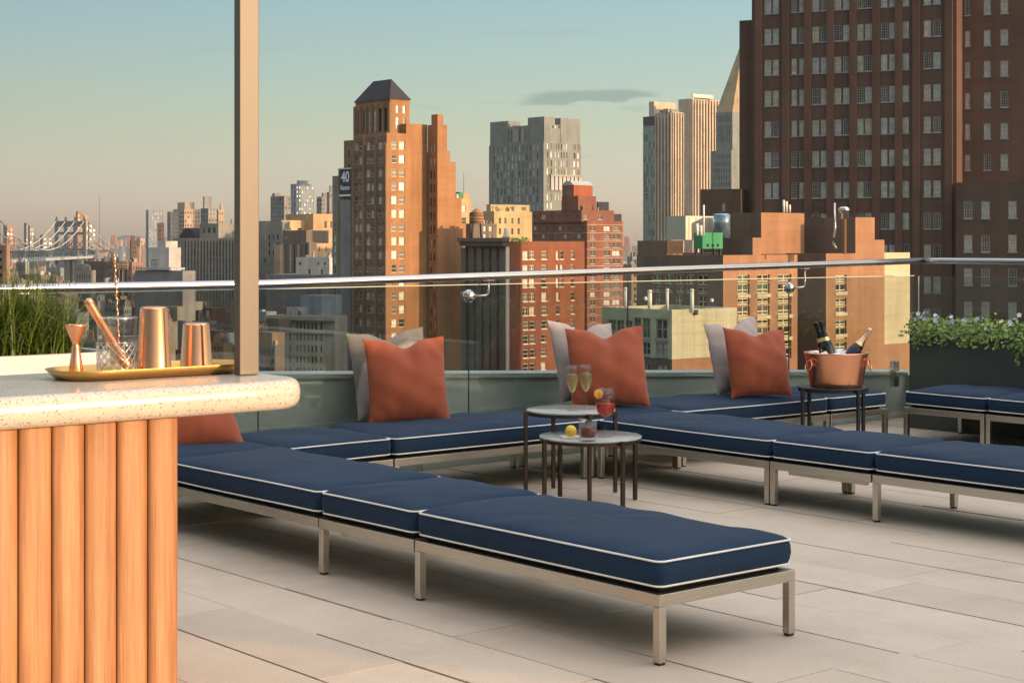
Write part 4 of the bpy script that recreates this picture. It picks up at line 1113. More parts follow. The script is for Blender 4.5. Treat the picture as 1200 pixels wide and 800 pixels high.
# --- big grey municipal slab
def muni():
    b=Bldg('office_tower','broad grey slab tower with notched crown behind the red apartment house','tower',637,950,seed=11,panes=('w_mid','w_blind','w_sky','w_dark'),frame='frame_grey')
    lc=cols(577,632,13,.36)
    b.box('main_block','muni',573,637,681,166.5,L=[(lc,rows(169,7.5,10,18),'slot')],Rr=[([(640.8,642.6),(645.2,647)],rows(167.5,7,10,10),'slot'),(cols(650,666,5,.35),rows(167.5,7,10,7),'slot'),([(672,674.4),(676.6,678.8)],rows(167.5,7,10,12),'slot')])
    b.box('upper_block','muni',574.6,637.2,680,145.5,y0=.8,yb=168,L=[(cols(591,617,8,.45),[(149,164)],'slot')],Rr=[(cols(646,664,5,.5),[(146.5,149.5)],'slot')],z0=None)
    x0,y0,x1,y1,z0,z1=b.last; D=b.P.y
    def tw(name,pxa,pxb,y,side):
        if side=='L':
            ya,yb2=b.solve(pxb,(x0,0),b.ey),b.solve(pxa,(x0,0),b.ey); b.part(name,'muni',x0-.3,x0+9,ya,yb2,z1-20,zat(y,D))
        else:
            xa,xb=b.solve(pxa,(0,y0),b.ex),b.solve(pxb,(0,y0),b.ex); b.part(name,'muni',xa,xb,y0-.3,y0+12,z1-20,zat(y,D))
    tw('corner_turret',574.8,596,138,'L'); tw('corner_turret',619,636.5,136.5,'L'); tw('corner_turret',637.3,641.5,136.4,'R'); tw('corner_turret',656.5,679.5,137,'R')
    # bright lower colonnade on the sunny side
    xa,xb=b.solve(644,(0,0),b.ex),b.solve(681,(0,0),b.ex); za,zb=zat(222.5,D),zat(206.5,D)
    n=8
    for k in range(n):
        x=xa+(xb-xa)*(k+.5)/n; b.part('pilaster','white_wall',x-1.1,x+1.1,-.9,-.003,za,zb)
    b.part('ledge','pale_stone',xa,xb,-1.2,-.003,zb+.002,zb+1.2)
    b.finish()
muni()
# --- twin striped towers + green glass
def far_right_towers():
    b=Bldg('office_tower','slim green glass tower beside the striped towers','tower',768,1320,seed=12)
    b.box('shaft','far_blue',753.6,768.3,772,147,L=[(cols(754.5,767.5,5,.82),rows(149,7.2,8.6,16),'slot')]); b.box('crown','slate',753.6,768.3,772,136,yb=146.9,z0=None)
    b.panes=('w_green','w_green','w_mid'); b.box('penthouse','slab_stone',760.5,766.5,792,119,y0=14,yb=137); b.finish()
    for lab,D,xs,yt,nl,nr,nm in (('shorter striped stone tower with warm lit side','1250',(768.6,787.5,800.4),131,5,4,'slab_stone'),('taller striped stone tower with warm lit side','1300',(795,810.6,847.5),115.5,1,11,'slab_stone')):
        D=float(D); b=Bldg('office_tower',lab,'tower',xs[1],D,seed=13,panes=('w_dark','w_mid'))
        b.box('shaft',nm,xs[0],xs[1],xs[2],yt)
        x0,y0,x1,y1,z0,z1=b.last
        for k in range(nr+1):
            x=x0+(x1-x0)*k/nr; 
            b.part('rib',nm,max(x-.75,x0),min(x+.75,x1),y0-1.1,y0-.003,GZ,z1-.5)
            if k<nr: b.part('glass_strip','slate',x+.76,x+(x1-x0)/nr-.76,y0-.12,y0-.004,GZ,z1-4)
        if nl>1:
            for k in range(nl+1):
                y=y0+(y1-y0)*k/nl; b.part('rib',nm,x0-1.1,x0-.003,max(y-.9,y0),min(y+.9,y1),GZ,z1-.5)
                if k<nl: b.part('glass_strip','slate',x0-.12,x0-.004,y+.91,y+(y1-y0)/nl-.91,GZ,z1-4)
        if nr>5:
            b.part('roof_sign','white_trim',b.xfor(812,2),b.xfor(836,2),2,3.2,z1+1.2,zat(109.5,D)); b.part('roof_sign_leg','slate',b.xfor(815,2),b.xfor(833,2),2.2,3,z1+.002,z1+1.19)
        else:
            b.part('penthouse','far_grey',x0+1,x1-2,y0+2,y0+14,z1+.002,zat(128,D)); b.part('penthouse','far_tan',b.xfor(783,3),b.xfor(787,3),-.0+3,8,zat(131,D),zat(127,D))
    b=Bldg('office_tower','grey stone tower with a steep pyramid roof behind the dark brown tower','tower',858,1150,seed=14,panes=('w_dark','w_mid'))
    b.box('lower_block','muni',832.5,857,878,176,L=[(cols(835,856,7,.4),rows(181,5,8,5),'slot'),(cols(834,856,8,.4),rows(222,5,8,3),'slot')])
    b.box('upper_block','muni',838.8,858.3,906,131,y0=2,yb=177,L=[(cols(841,856,6,.45),[(135,142),(146.5,166)],'slot')])
    x0,y0,x1,y1,z0,z1=b.last; q=MB(); ap=((x0+x1)/2,(y0+y1)/2,zat(38,1165))
    A=[(x0,y0,z1),(x1,y0,z1),(x1,y1,z1),(x0,y1,z1)]
    for k in range(4): q.quad([A[k],A[(k+1)%4],ap])
    q.build('roof',M['pyramid'],b.t); b.finish()
far_right_towers()
# --- dark brown tower at right
def brown_tower():
    yaw=math.atan2(-.415,.910)
    b=Bldg('office_tower','huge dark brown brick tower with many paired windows filling the right side','tower',881,260,yaw=yaw,seed=15,panes=('w_sky','w_blind','w_sky','w_mid','w_cream','w_sky','w_blind','w_dark'),frame='frame_grey')
    ztop=zat(-190,260)
    c=[(896,904),(905.6,912.6),(927.6,933.8),(936.6,942.8),(951.8,960),(961.8,969.6),(977.8,986),(988,995.8),(1004.6,1012),(1013.6,1021.8),(1032.2,1040),(1041.8,1049.6),(1057.2,1065.2),(1082.6,1091),(1093.6,1102.4)]
    b.box('main_block','brown_brick',None,881,1121,0,z1=ztop,Ly=40,rev=.12,Rr=[(c,rows(-72.6,18.2,35.9,13),'grid')])
    x0,y0,x1,y1,z0,z1=b.last
    for px in (889,921,947,973.5,1000,1027,1053.5,1074,1112):
        x=b.xfor(px,0); b.part('pilaster','brown_brick',x-.55,x+.55,-.45,-.003,GZ,z1)
    # side turret, lower
    b.box('side_block','brown_brick',None,866.5,881,24.5,y0=2.5,Ly=30,Rx=b.xfor(881,2.5)-b.xfor(866.5,2.5)+.5)
    b.box('low_wing','brown_grey',None,821,868,222,y0=-1.0,Ly=30,Rr=[([(826,830),(846,850)],rows(238,10,20,3),'slot')])
    # receding right part and front wing
    b.box('right_block','brown_brick',None,1121.2,1260,0,y0=5,z1=ztop,Ly=30,Rr=[([(1131,1137),(1153,1161),(1172.5,1181.5),(1204,1212)],rows(-71.5,18,36.2,9),'grid')],rev=.12)
    b.box('front_wing','brown_grey',None,1120,1300,214,y0=-3,Ly=7.9,Rr=[([(1129.6,1139.5),(1150,1160),(1181.5,1191.5)],rows(236,20,39,6),'grid')],lip=.8,rev=.12)
    b.finish()
brown_tower()
# --- brown hotel with cream windows
def hotel():
    b=Bldg('hotel_building','brown brick hotel with cream framed window bays and rooftop machinery','building',847.5,180,seed=16,panes=('w_mid','w_dark','w_green'),frame='frame_yellow')
    bays=[(864.5,878.5),(887.5,902),(911.5,927.5)]
    rr=[(322.5,331),(332.5,345),(350,358),(359.5,371),(376,384),(385,398),(402,411),(412,425)]
    shade=[(763,775),(778,788),(791,801),(803,813),(816,829)]
    b.box('main_block','hotel',746,847.5,934.5,299,Rr=[(bays,rr,'bay')],L=[(shade,[(322,334.5),(337,345)],'bay'),([(767,775),(790,800),(817,828)],[(347,362)],'pair')],lip=.5,rev=.3,Lm='hotel_shaded')  # left faces take a darker copy of the brick, shade put into colour
    x0,y0,x1,y1,z0,z1=b.last
    for a,c in bays:
        xa,xb=b.solve(a,(0,0),b.ex),b.solve(c,(0,0),b.ex)
        for y0r in (346,372,399):
            D=b.depth(xa,0); b.part('spandrel','cream',xa-.12,xb+.12,-.10,-.003,zat(y0r+3.6,b.P.y),zat(y0r-.2,b.P.y))
    yc=b.solve(782,(1.0,0),b.ey); b.box('stair_head','hotel',747,782,800,282,x0=1.0,y0=yc,yb=299,Lm='hotel_shaded')
    # second volume further right, with a dark recess between
    xr=x1; 
    b.box('recess_block','brown_grey',None,None,None,297.5,x0=xr+.004,y0=5.5,Ly=18,Rx=14)
    xs=b.xfor(968,0)
    xe=b.xfor(1036.5,0)
    b.box('right_block','hotel',None,None,None,297,x0=xs,y0=0,Ly=24,Rx=xe-xs,Rr=[([(979.2,992)],rr,'bay')],rev=.3,lip=.4,Lm='hotel_shaded')
    xa,xb=b.solve(979.2,(0,0),b.ex),b.solve(992,(0,0),b.ex)
    for y0r in (346,372,399): b.part('spandrel','cream',xa-.12,xb+.12,-.10,-.003,zat(y0r+4,b.P.y),zat(y0r-.2,b.P.y))
    b.box('tall_block','hotel',None,None,None,254.5,x0=b.xfor(1002.5,.003),y0=.003,Ly=10,Rx=b.xfor(1025,0)-b.xfor(1002.5,0),yb=298,Lm='hotel_shaded'); x0t=b.last
    b.box('tall_block','hotel',None,None,None,281,x0=x0t[2]+.003,y0=.003,Ly=10,Rx=b.xfor(1036.4,0)-x0t[2]-.003,yb=298)
    b.box('cream_panel','cream',None,None,None,296,x0=xe+.003,y0=.15,Ly=10,Rx=b.xfor(1067.5,0)-xe,yb=403.5)
    b.box('lower_panel','hotel',None,None,None,403.6,x0=xe+.003,y0=.15,Ly=10,Rx=b.xfor(1067.5,0)-xe)
    # rooftop volumes
    b.box('roof_block','hotel',858,892,942.5,249,y0=6,yb=299,lip=.3,Lm='hotel_shaded')
    b.box('roof_block','hotel',846,882,892,278.5,y0=5.0,yb=299,Lm='hotel_shaded')
    b.box('roof_shed','dark_masonry',941,943,1001,255.5,y0=10,yb=298,Rr=[([(943.5,949.5),(964,970)],[(258,266),(270,282)],'sash')])
    b.finish()
    D=b.depth(6,30)
    # rooftop machinery, each piece a thing
    def unit(name,label,cat,m,pl,pc,pr,yt,yb,D,legs=False,rib=0):
        u=Bldg(name,label,cat,pc,D); u.box('casing',m,pl,pc,pr,yt,yb=yb)
        x0,y0,x1,y1,z0,z1=u.last
        for k in range(rib):
            x=x0+(x1-x0)*(k+.5)/rib; u.part('panel_seam','frame_grey' if False else m,x-.05,x+.05,y0-.06,y0-.003,z0+.1,z1-.1)
        if legs:
            for xx in (x0+.1,x1-.3):
                for yy in (y0+.1,y1-.3): u.part('leg','slate',xx,xx+.2,yy,yy+.2,z0-1.4,z0-.002)
        return u
    unit('cooling_tower','large grey cooling unit with warm lit side on the hotel roof','rooftop unit','unit',781,803.5,836,253,281,196,rib=4)
    u=unit('rooftop_unit','bright green machine housing on legs on the hotel roof','rooftop unit','green_box',813,823.3,847,272.5,291.5,186,legs=True)
    x0,y0,x1,y1,z0,z1=u.last
    for k in range(3):
        x=x0+(x1-x0)*(.25+.25*k); q=MB(); q.lathe([(.02,-.01),(.16,-.01),(.18,.03),(.02,.03)],14,mtx=Matrix.Translation((x,y0-.03,z0+(z1-z0)*.22))@Matrix.Rotation(R(90),4,'X')); q.build('vent',M['slate'],u.t)
    q=MB(); Dp=192; p=atpx(846,Dp); r=10/F*Dp
    q.lathe([(r,zat(279,Dp)),(r,zat(252,Dp)),(r*.9,zat(250.5,Dp)),(.02,zat(250,Dp))],24,cap0=True); o=q.build('roof_drum',M['w_blue'],loc=p); tag(o,'dark blue cylindrical drum on the hotel roof behind the green housing','rooftop unit')
    for k,(px,yt,yb,Dp,r,lab) in enumerate(((824.7,240,275,184,.10,'thin white mast beside the cooling unit'),(817,262,276,184,.16,'first of two short cream vent pipes by the green housing'),(821.5,264,276,184,.16,'second short cream vent pipe by the green housing'),(918.5,234.5,249,188,.12,'tall white vent pipe on the tall hotel roof block'),(921.8,236,249,188,.12,'white vent pipe paired with a taller one on the roof block'),(925.6,240,249,188,.11,'short white vent pipe on the tall hotel roof block'))):
        q=MB(); p=atpx(px,Dp); q.tube([(0,0,zat(yb,Dp)),(0,0,zat(yt,Dp))],r,8); o=q.build('vent_pipe',M['white_pipe'],loc=p); tag(o,lab,'pipe','rooftop pipes')
    Dp=181; q=MB(); p=atpx(978.5,Dp)
    k_=Dp/F
    q.tube([(0,0,zat(238,Dp)),(0,0,zat(270,Dp)),(-1.2*k_,0,zat(278,Dp)),(-2.4*k_,0,zat(285,Dp)),(.2*k_,0,zat(289,Dp)),(2*k_,0,zat(292,Dp))],1.3*k_,10); o=q.build('exhaust_pipe',M['chrome'],loc=p); tag(o,'tall steel exhaust pipe with a bent foot on the right hotel roof','pipe')
    q=MB(); p=atpx(989,Dp+2); q.lathe([(4.5*k_,zat(256,Dp)),(4.5*k_,zat(249.5,Dp)),(6.4*k_,zat(249,Dp)),(6.6*k_,zat(243.5,Dp)),(5*k_,zat(242,Dp)),(.02,zat(241.5,Dp))],20,cap0=True); o=q.build('roof_fan',M['chrome'],loc=p); tag(o,'round steel fan cowl on the right hotel roof','rooftop unit')
    q=MB(); p=atpx(991,Dp+3); q.box(-1.2*k_,1.2*k_,0,1,zat(298,Dp),zat(256.2,Dp)); o=q.build('duct',M['wood_tank'],loc=p); tag(o,'narrow brown upright duct below the fan cowl','pipe')
hotel()
# --- pale cream panelled block, nearest
def cream_block():
    b=Bldg('office_block','low cream panelled block in front of the hotel, seen through the glass','building',787.5,150,seed=17,panes=('w_mid','w_green','w_blind','w_dark'),frame='frame_grey')
    ws=[(713,721.5),(722.5,731),(733,741),(743,751),(752.5,762),(768.5,782)]
    b.box('wall','cream_panel',705,787.5,863.5,363,yb=421,L=[(ws[:3],[(378,392)],'pair'),(ws[3:],[(374,398)],'pair'),(ws[4:],[(402.5,418)],'pair')],lip=.4,rev=.2)
    x0,y0,x1,y1,z0,z1=b.last
    for k in range(1,6):
        x=x1*k/6; b.part('panel_joint','sand',x-.02,x+.02,-.012,-.003,z0+.05,z1-.05)
    for y in (378,392,406): b.part('panel_joint','sand',.02,x1-.02,-.013,-.004,zat(y,150)-.02,zat(y,150)+.02)
    b.part('scupper','slate',b.solve(812.5,(0,0),b.ex),b.solve(816,(0,0),b.ex),-.25,-.003,zat(370,150),zat(364,150))
    b.box('base','hotel',705.2,787.5,863.5,421.2,y0=.0,Lm='hotel_shaded',L=[(ws[3:],rows(428,18,26,3),'bay')])
    0 and b.box('base','hotel',705.2,787.5,863.5,421.2,y0=.0,L=[(ws[3:],rows(428,18,26,3),'bay')])
    b.finish()
    for px,yt,yb,r,lab in ((733.5,339,359,.20,'leftmost cream chimney pipe on the cream block roof'),(761.5,342,362,.20,'cream chimney pipe beside a small lamp on the cream block roof'),(782,340.5,361,.14,'thin grey vent pipe at the back of the cream block roof'),(811,341,364,.17,'capped white vent pipe on the front edge of the cream block')):
        q=MB(); D=156 if px!=811 else 151.5; p=atpx(px,D); q.tube([(0,0,zat(yb+2,D)),(0,0,zat(yt,D))],r,12); q.lathe([(r*1.15,zat(yt,D)),(r*1.2,zat(yt,D)+.12),(.02,zat(yt,D)+.22)],12,cap0=True); o=q.build('chimney_pipe',M['white_pipe'],loc=p); tag(o,lab,'pipe','pipes on the cream block roof')
    for px,lab in ((756.5,'left small round lamp on the hotel terrace wall'),(834.2,'right small round lamp on the hotel terrace wall')):
        q=MB(); D=170; p=atpx(px,D,zat(350 if px<800 else 352,D)); q.lathe([(.02,-.22),(.16,-.15),(.2,0),(.16,.15),(.02,.22)],12); o=q.build('terrace_lamp',M['white_pipe'],loc=p); tag(o,lab,'lamp')
cream_block()
# --- grey classical block low left
def classical():
    b=Bldg('office_block','grey stone classical block below the rail, left of the tan tower','building',316,340,yaw=BY,seed=18,panes=('w_dark','w_dark','w_mid'),frame='frame_grey')
    cs=[(321,323.5),(328,330.5),(332,334.5),(338.5,341),(347,349.5),(351,353.5),(355.5,358),(360,362.5),(364.5,367),(369,371.5),(375,377.5)]
    b.box('wall','pale_stone',310,316,392,369,Rr=[(cs,rows(377,8,13,6),'sash')],lip=.8)
    x0,y0,x1,y1,z0,z1=b.last
    b.part('cornice','pale_stone',-.9,x1,-.9,-.003,z1-.9,z1-.05); b.part('ledge','pale_stone',-.4,x1,-.4,-.003,zat(387.6,340)-.25,zat(387.6,340)+.2)
    b.box('penthouse','metal_grey',None,336,350,360,y0=4,Ly=6,yb=369.5); b.box('penthouse','far_blue',None,352,377,346,y0=8,Ly=8,yb=369.5)
    b.finish()
classical()
# --- tan complex left of the tower, back
def left_complex():
    b=Bldg('office_block','stepped tan stone block lit warm, left of the tan tower','building',361,620,seed=19,panes=('w_dark','w_mid'))
    b.box('wall','tan_stone',329,358.6,394,283,L=[(cols(331,357,6,.45),rows(272.5,7,20,1),'slot')],Rr=[(cols(362,394,4,.32),rows(277,5.5,12,6),'slot')])
    b.box('upper_block','tan_stone',329,362,395,269.5,y0=1.5,yb=284,Rr=[([(379,382)],[(260,266),(271,277)],'slot')]); b.box('top_block','tan_stone',335,367,395,250.5,y0=5,yb=270,Rr=[([(380,383),(387,389)],[(259,267)],'slot')])
    b.box('side_wing','tan_stone',328,330,363,258,y0=10,yb=290,Rr=[([(337,341),(349,353)],[(267,269.5)],'slot')]); b.finish()
    b=Bldg('office_block','dark grey ribbed block in front of the tan stepped block','building',332,540,seed=20,yaw=BY)
    b.box('wall','dark_masonry',327,332,362,284,Rr=[(cols(333,361,6,.4),[(286,319)],'slot')]); b.box('upper_block','dark_masonry',None,331,359,270,y0=2,Ly=14,yb=285,Rr=[([(334,336.5)],[(277,280)],'slot')]); b.finish()
    b=Bldg('office_block','grey stone block with corner bays right of the metal post','building',303,560,seed=21,yaw=BY)
    b.box('wall','grey_stone',300,303,330,259,Rr=[(cols(308,328,4,.35),rows(275,6,9,7),'slot')]); b.box('front_block','far_tan',None,321,328,287,y0=-3,Ly=2.9); b.finish()
    b=Bldg('roof_house','small white plastered roof house behind the rail, right of the post','building',347,450,seed=22,yaw=BY,panes=('w_dark',))
    b.box('wall','white_wall',345,347,386,301.5,yb=322.5,Rr=[([(350,353),(372,374),(379.5,381.5)],[(307,310.5)],'sash'),([(361.5,363.5),(376,378)],[(315.5,321)],'slot')],lip=.4); b.box('base','far_grey',None,312,388,321.5,y0=-8,Ly=20); b.finish()
    b=Bldg('office_block','long grey ribbed office block left of the metal post, with tan attic','building',202,560,seed=23,yaw=BY,panes=('w_dark','w_mid'),frame='frame_grey')
    b.box('wall','grey_stone',197,202,281,279,Rr=[(cols(216,279,17,.45),rows(283,7.5,9.5,6),'slot'),(cols(205,215,2,.4),rows(300,6,9.5,4),'slot')]); x0,y0,x1,y1,z0,z1=b.last
    for k in range(18):
        x=b.xfor(216+(279-216)*k/17,0); b.part('rib','grey_stone',x-.32,x+.32,-.4,-.003,GZ,z1-.4)
    b.box('upper_block','grey_stone',None,234,256,262,y0=3,Ly=16,yb=280,Rr=[(cols(236,254,3,.45),rows(267,6,8,1),'slot')]); 0
    q=MB(); D=b.P.y+3; xa,xb=b.xfor(211,4),b.xfor(233,4); zz=z1+.003; zt=zat(267,D)
    q.quad([(xa,3,zz),(xb,3,zz),((xa+xb)/2+1,3,zt),((xa+xb)/2-1,3,zt)]); q.quad([(xa,14,zz),(xa,3,zz),((xa+xb)/2-1,3,zt),((xa+xb)/2-1,14,zt)]); q.quad([(xb,3,zz),(xb,14,zz),((xa+xb)/2+1,14,zt),((xa+xb)/2+1,3,zt)]); q.quad([((xa+xb)/2-1,3,zt),((xa+xb)/2+1,3,zt),((xa+xb)/2+1,14,zt),((xa+xb)/2-1,14,zt)]); q.quad([(xb,14,zz),(xa,14,zz),((xa+xb)/2-1,14,zt),((xa+xb)/2+1,14,zt)]); q.build('pediment_roof',M['slate'],b.t); b.finish()
    b=Bldg('roof_house','white stair house with two dark openings above a flat roof, left','building',178,420,seed=24,yaw=BY)
    b.box('wall','white_wall',172,174,198,290,yb=318,Rr=[([(176,185)],[(289.8,300),(304,312.5)],'pair')]); b.box('upper_block','white_wall',None,185,194,282.5,y0=1.5,Ly=5,yb=291); b.box('roof_slab','metal_grey',None,160,200,313.5,y0=-6,Ly=5.9,yb=316); b.box('base','far_grey',None,158,214,317,y0=-5.5,Ly=5.3); b.finish()
    b=Bldg('roof_house','warm lit tan attic house on top of the grey ribbed block, left of the post','building',256,566,seed=26); b.box('wall','tan_stone',254.5,256,279,262,yb=281,Rr=[([(259,263),(267,271)],[(269,275.5)],'sash')],lip=.4); b.finish()
    water_tank(144.8,303.5,306.5,316,11,430,'small copper coloured roof tank at the far left city',m='tan_stone',zleg=-12)
    b=Bldg('apartment_block','plain red brown building at the left edge of the picture','building',-6,380,seed=25,yaw=BY,panes=('w_dark',)); b.box('wall','far_red',None,-30,7.5,287,Ly=1.2,Rr=[(cols(-26,6,3,.3),rows(293,4,9,4),'slot')]); b.finish()
    # towers of the middle distance
    for lab,m,D,pl,pc,pr,yt,extra,g in (
        ('slim pale grey tower with dark flat top on the left skyline','far_blue',1500,171,174,191,246,None,4),
        ('red brown slim block standing before the pale grey tower','far_red',1100,184.5,186,192.5,261,None,2),
        ('broad grey tower with warm lit middle on the left skyline','far_tan',1500,203,216,234.5,245,(208,216.5,228,237),5),
        ('grey apartment slab left of the warm lit tower','far_grey',1450,196,200,209,248,None,3),
        ('purple grey tower with a bright water tank on top','far_grey',1200,235,244,255,244,(238,239.5,248,230.5),3),
        ('slim tower with round cap just left of the metal post','far_tan',1000,254,256,262.5,246,(257.5,258.5,261.5,239),2),
        ('dark slate tower right of the metal post','far_grey',1300,317,333,341,229.5,(319,322,330,226.5),4),
        ('blue glass tower with rounded top right of the metal post','far_blue',1500,340.5,347,368,215.5,(348,350,362,211.5),5),
        ('grey slim tower between the glass tower and the tan tower','far_grey',1600,371,377,384,230.5,None,3),
        ('dark grey tower tucked against the tan tower','far_grey',1100,383,386,396,225,(386,387,392,217.5),3),
        ('small pink tower between grey slim ones','far_red',1700,377,379,385,226,None,2),
        ('small orange lit tower of the far left city','far_red',1700,152,154,160,281,(153,154,158,276),2),
        ('low pink block far behind at the left','far_tan',2600,160,164,170,279,None,2)):
        b=Bldg('distant_tower',lab,'tower',pc,D,seed=int(pl),panes=('w_mid','w_blue') if m=='far_blue' else ('w_dark','w_mid'),frame='frame_grey')
        n=max(4,int((300-yt)/6)); b.box('shaft',m,pl,pc,pr,yt,Rr=[(cols(pc,pr,max(2,int((pr-pc)/3)),.5),rows(yt+3,2.6,5,n),'slot')],L=[(cols(pl,pc,max(2,int((pc-pl)/3)),.5),rows(yt+3,2.6,5,n),'slot')] if pc-pl>4 else ())
        if extra: a,c,d,y=extra; b.box('crown',m,a,c,d,y,y0=3,yb=yt+.5)
        b.finish(60)
left_complex()
# --- suspension bridge
def bridge():
    D1,D2=1430.,1900.
    A=Vector(((-6-600)/F*D1-16,D1)); Bv=Vector(((82.5-600)/F*D2,D2)); ax=(Bv-A).normalized(); L=(Bv-A).length
    t=thing('suspension_bridge','blue grey steel suspension bridge with pale cables at the far left','bridge',(A.x,A.y,0),math.atan2(ax.y,ax.x))
    ztop=zat(258.5,D2); zd=zat(301.5,1650)-1; W=[-15.5,-5.2,5.2,15.5]
    for X in (0,L):
        tw=MB(); 
        for y in W: tw.box(X-3,X+3,y-1.5,y+1.5,GZ,ztop)
        for z0,z1 in ((ztop-7,ztop-.5),(ztop-16,ztop-13),(zd+6,zd+9),(zd-5,zd-.5)):
            for k in range(3): tw.box(X-2.2,X+2.2,W[k]+1.51,W[k+1]-1.51,z0,z1)
        for k in range(3):
            for zz in range(3):
                za=zd+9+zz*9; zb=za+9
                if zb<ztop-16.5: 
                    tw.tube([(X,W[k]+1.5,za),(X,W[k+1]-1.5,zb)],.4,4); tw.tube([(X,W[k+1]-1.5,za),(X,W[k]+1.5,zb)],.4,4)
        tw.build('tower',M['bridge'],t)
        for y in W:
            f=MB(); f.lathe([(1.5,ztop+.01),(1.1,ztop+1.6),(.8,ztop+2),(1.2,ztop+3),(.3,ztop+4.5),(.05,ztop+6)],8,cx=X,cy=y,cap0=True); f.build('finial',M['bridge'],t)
    d=MB(); d.box(-500,L+420,-18,18,zd-2.5,zd+.2); d.build('roadway',M['metal_grey'],t)
    d=MB()
    for y in (-17,17):
        n=90
        for k in range(n):
            x=-300+(L+600)*k/n; d.box(x,x+.7,y-.3,y+.3,zd+.21,zd+6); 
        d.box(-300,L+300,y-.4,y+.4,zd+6.01,zd+6.8)
    o=d.build('truss',M['bridge'],t)
    for y in W:
        c=MB(); pts=[(L*s,y,zd+8+(ztop-zd-8)*(2*s-1)**2) for s in [k/40 for k in range(41)]]; c.tube(pts,.55,6); c.build('main_cable',M['cable'],t)
        c=MB(); pts=[(L+330*s,y,ztop-(ztop-zd-3)*(1-(1-s)**1.5)) for s in [k/16 for k in range(17)]]; c.tube(pts,.55,6); c.build('main_cable',M['cable'],t)
        c=MB(); pts=[(-330*s,y,ztop-(ztop-zd-3)*(1-(1-s)**1.5)) for s in [k/16 for k in range(17)]]; c.tube(pts,.55,6); c.build('main_cable',M['cable'],t)
        h=MB()
        for k in range(1,40):
            s=k/40; h.tube([(L*s,y,zd+.3),(L*s,y,zd+8+(ztop-zd-8)*(2*s-1)**2)],.14,3)
        o=h.build('hanger',M['bridge'],t); o['kind']='stuff'
bridge()
# --- blocks behind the bridge
for lab,m,D,pl,pc,pr,yt in (('brown slim block rising behind the bridge tower','far_red',2300,89,91,97,247.5),('tan slab right of the bridge tower','far_tan',2250,97.5,99,104,252.5),('dark grid faced slab right of the bridge tower','far_grey',2200,103,104.5,112.3,260),('distant slim tower under construction between the bridge towers','far_grey',2900,28,31,33,261),('pale distant slab between the bridge towers','far_grey',2800,33,35,39.5,264),('brown block behind the left bridge tower','far_red',2500,4,8,15.5,264),('dark block left of the bridge tower','far_grey',2400,47,50,62,275)):
    b=Bldg('distant_block',lab,'building',pc,D,seed=int(pl)); b.box('shaft',m,pl,pc,pr,yt,Rr=[(cols(pc,pr,2,.5),rows(yt+4,2.4,5,5),'slot')]); b.finish()
# --- low city carpet
def carpet():
    rnd=random.Random(31); n=0
    mats=['grey_stone','dark_masonry','far_grey','far_red','dark_tan','grey_stone','far_blue','brown_brick','dark_masonry','muni']
    GL='low old city building among many roofs beyond the glass at the left'
    bands=[(300,(388,425),34),(390,(362,392),26),(540,(343,362),26),(780,(327,342),30),(1050,(314,328),34),(1400,(305,314),34)]
    for D0,(ya,yb),wpx in bands:
        px=-70
        while px<330:
            w=wpx*rnd.uniform(.7,1.5); D=D0*rnd.uniform(.92,1.12); y=rnd.uniform(ya,yb)
            b=Bldg('city_house',GL,'building',px+w*.62,D,seed=n,group='low city buildings beyond the glass',yaw=rnd.choice((math.atan2(VY,VX),BY)))
            m=rnd.choice(mats); nc=max(2,int(w/7)); wd=w
            b.box('wall',m,px,px+w*.62,px+w,y,Rr=[(cols(px+w*.64,px+w*.98,nc,.42),rows(y+wpx*.14,wpx*.16,wpx*.34,4),None)],L=[(cols(px+w*.03,px+w*.60,nc,.42),rows(y+wpx*.14,wpx*.16,wpx*.34,4),None)],lip=.5,roof=rnd.choice(('roof','dark_masonry','metal_grey','far_tan')))
            x0,y0,x1,y1,z0,z1=b.last
            if rnd.random()<.7:
                xx=x0+(x1-x0)*rnd.uniform(.15,.6); yy=y0+(y1-y0)*rnd.uniform(.15,.6); b.part('stair_house',rnd.choice(mats),xx,xx+rnd.uniform(2,4),yy,yy+rnd.uniform(2,5),z1-.5,z1+rnd.uniform(1.6,3))
            for q_ in range(rnd.randint(2,5)):
                hw=rnd.uniform(.4,1.4); xx=x0+(x1-x0)*rnd.uniform(.05,.8); yy=y0+(y1-y0)*rnd.uniform(.05,.8); b.part(rnd.choice(('rooftop_unit','chimney','rooftop_unit')),rnd.choice(('metal_grey','dark_masonry','white_wall','far_red')),xx,xx+hw,yy,yy+hw*rnd.uniform(.6,1.6),z1-.5,z1+rnd.uniform(.7,2.4))
            px+=w*rnd.uniform(.72,1.0); n+=1
    for D0,(ya,yb),wpx,xa,xb in ((900,(305,325),26,530,760),(1300,(300,309),22,530,780),(600,(335,360),40,540,760)):
        px=xa
        while px<xb:
            w=wpx*rnd.uniform(.7,1.4); b=Bldg('city_house','low city roof block glimpsed between the red brick houses and the hotel','building',px+w*.4,D0*rnd.uniform(.95,1.08),seed=n,group='low city blocks between the houses'); y=rnd.uniform(ya,yb)
            b.box('wall',rnd.choice(mats),px,px+w*.4,px+w,y,Rr=[(cols(px+w*.42,px+w*.98,3,.42),rows(y+3,3.5,8,5),None)],lip=.5); px+=w*.95; n+=1
carpet()
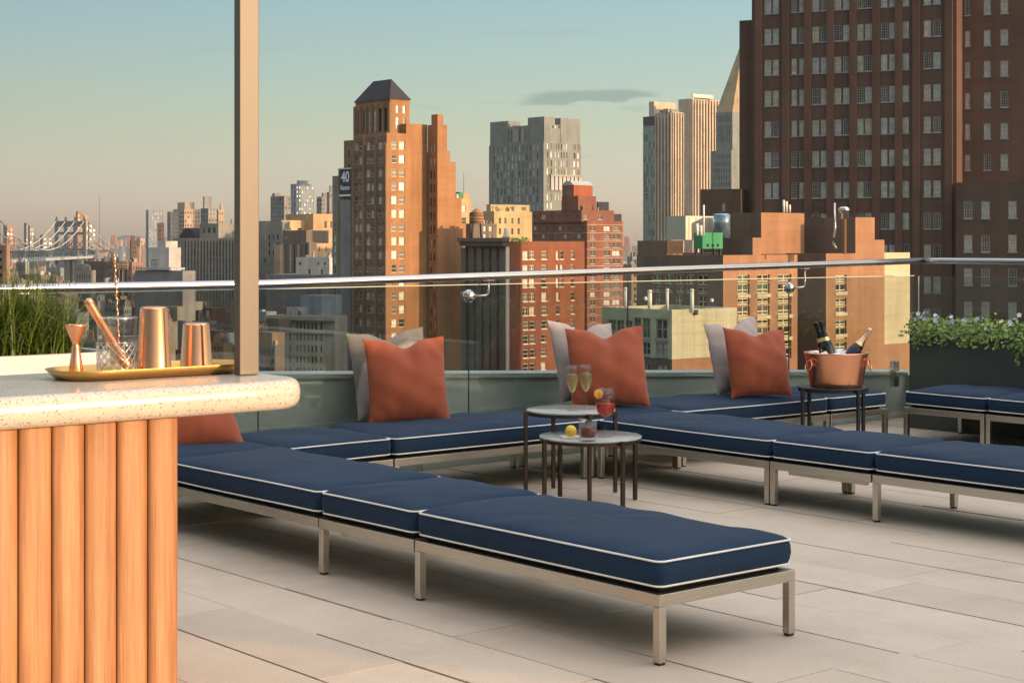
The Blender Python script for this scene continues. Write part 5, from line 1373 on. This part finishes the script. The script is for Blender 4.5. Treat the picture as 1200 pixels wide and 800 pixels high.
# far skyline that reads as one mass
rnd=random.Random(77); mb=MB()
def fbox(px,D,w,y,mi):
    x=(px-600)/F*D; ww=w/F*D/2; mb.box(x-ww,x+ww,D-ww,D+ww,GZ,zat(y,D),mi)
for k in range(900):
    px=rnd.uniform(-120,345) if k<700 else rnd.uniform(520,790); D=rnd.uniform(1900,5200); y=rnd.choice((rnd.uniform(284,300),rnd.uniform(276,296),rnd.uniform(288,302)))
    fbox(px,D,rnd.uniform(2,8),y,rnd.randrange(4))
o=mb.build('far_skyline',[M['far_grey'],M['far_red'],M['far_tan'],M['far_blue']]); o['kind']='stuff'; tag(o,'low hazy mass of distant city buildings along the horizon','skyline')
# hill behind the bridge and thin mast
mb=MB()
prof=[(118,291),(124,284),(134,278.5),(146,275.5),(158,276.5),(175,279),(200,281),(240,281),(300,282),(345,284),(400,288)]
D=6500
top=[((p-600)/F*D,D,zat(y,D)) for p,y in prof]
for i in range(len(top)-1):
    a,b_=top[i],top[i+1]; mb.quad([(a[0],D-900,GZ),(b_[0],D-900,GZ),b_,a]); mb.quad([a,b_,(b_[0],D+2500,GZ),(a[0],D+2500,GZ)])
o=mb.build('hill',M['hill'],merge=True); struct(o)
mb=MB(); mb.tube([(0,0,GZ),(0,0,zat(228,3000))],.5,5,r1=.25); o=mb.build('radio_mast',M['slate'],loc=atpx(116.5,3000)); tag(o,'hair thin radio mast on the horizon right of the bridge','mast')
mb=MB(); mb.tube([(0,0,zat(240,560)),(0,0,zat(202,560))],.12,5,r1=.05); o=mb.build('antenna',M['slate'],loc=atpx(543.5,560)); tag(o,'thin antenna above the pinkish tan block by the tower','antenna')
# ground
mb=MB(); S=8900; mb.quad([(-S,-S,GZ),(S,-S,GZ),(S,S,GZ),(-S,S,GZ)]); o=mb.build('ground',M['ground']); struct(o)

# evening haze over the city
HZ=.5/10500
mb=MB(); mb.box(-9000,9000,-9000,9100,GZ-1,240); o=mb.build('haze',[]); o['kind']='stuff'; tag(o,'thin evening haze over the city','haze')
m=bpy.data.materials.new('evening_haze'); m.use_nodes=True; nt=m.node_tree; nt.nodes.clear()
om=nt.nodes.new('ShaderNodeOutputMaterial'); pv=nt.nodes.new('ShaderNodeVolumePrincipled'); pv.inputs['Density'].default_value=HZ; pv.inputs['Color'].default_value=(.82,.84,.86,1); pv.inputs['Anisotropy'].default_value=.2
nt.links.new(pv.outputs[0],om.inputs['Volume']); o.data.materials.append(m)
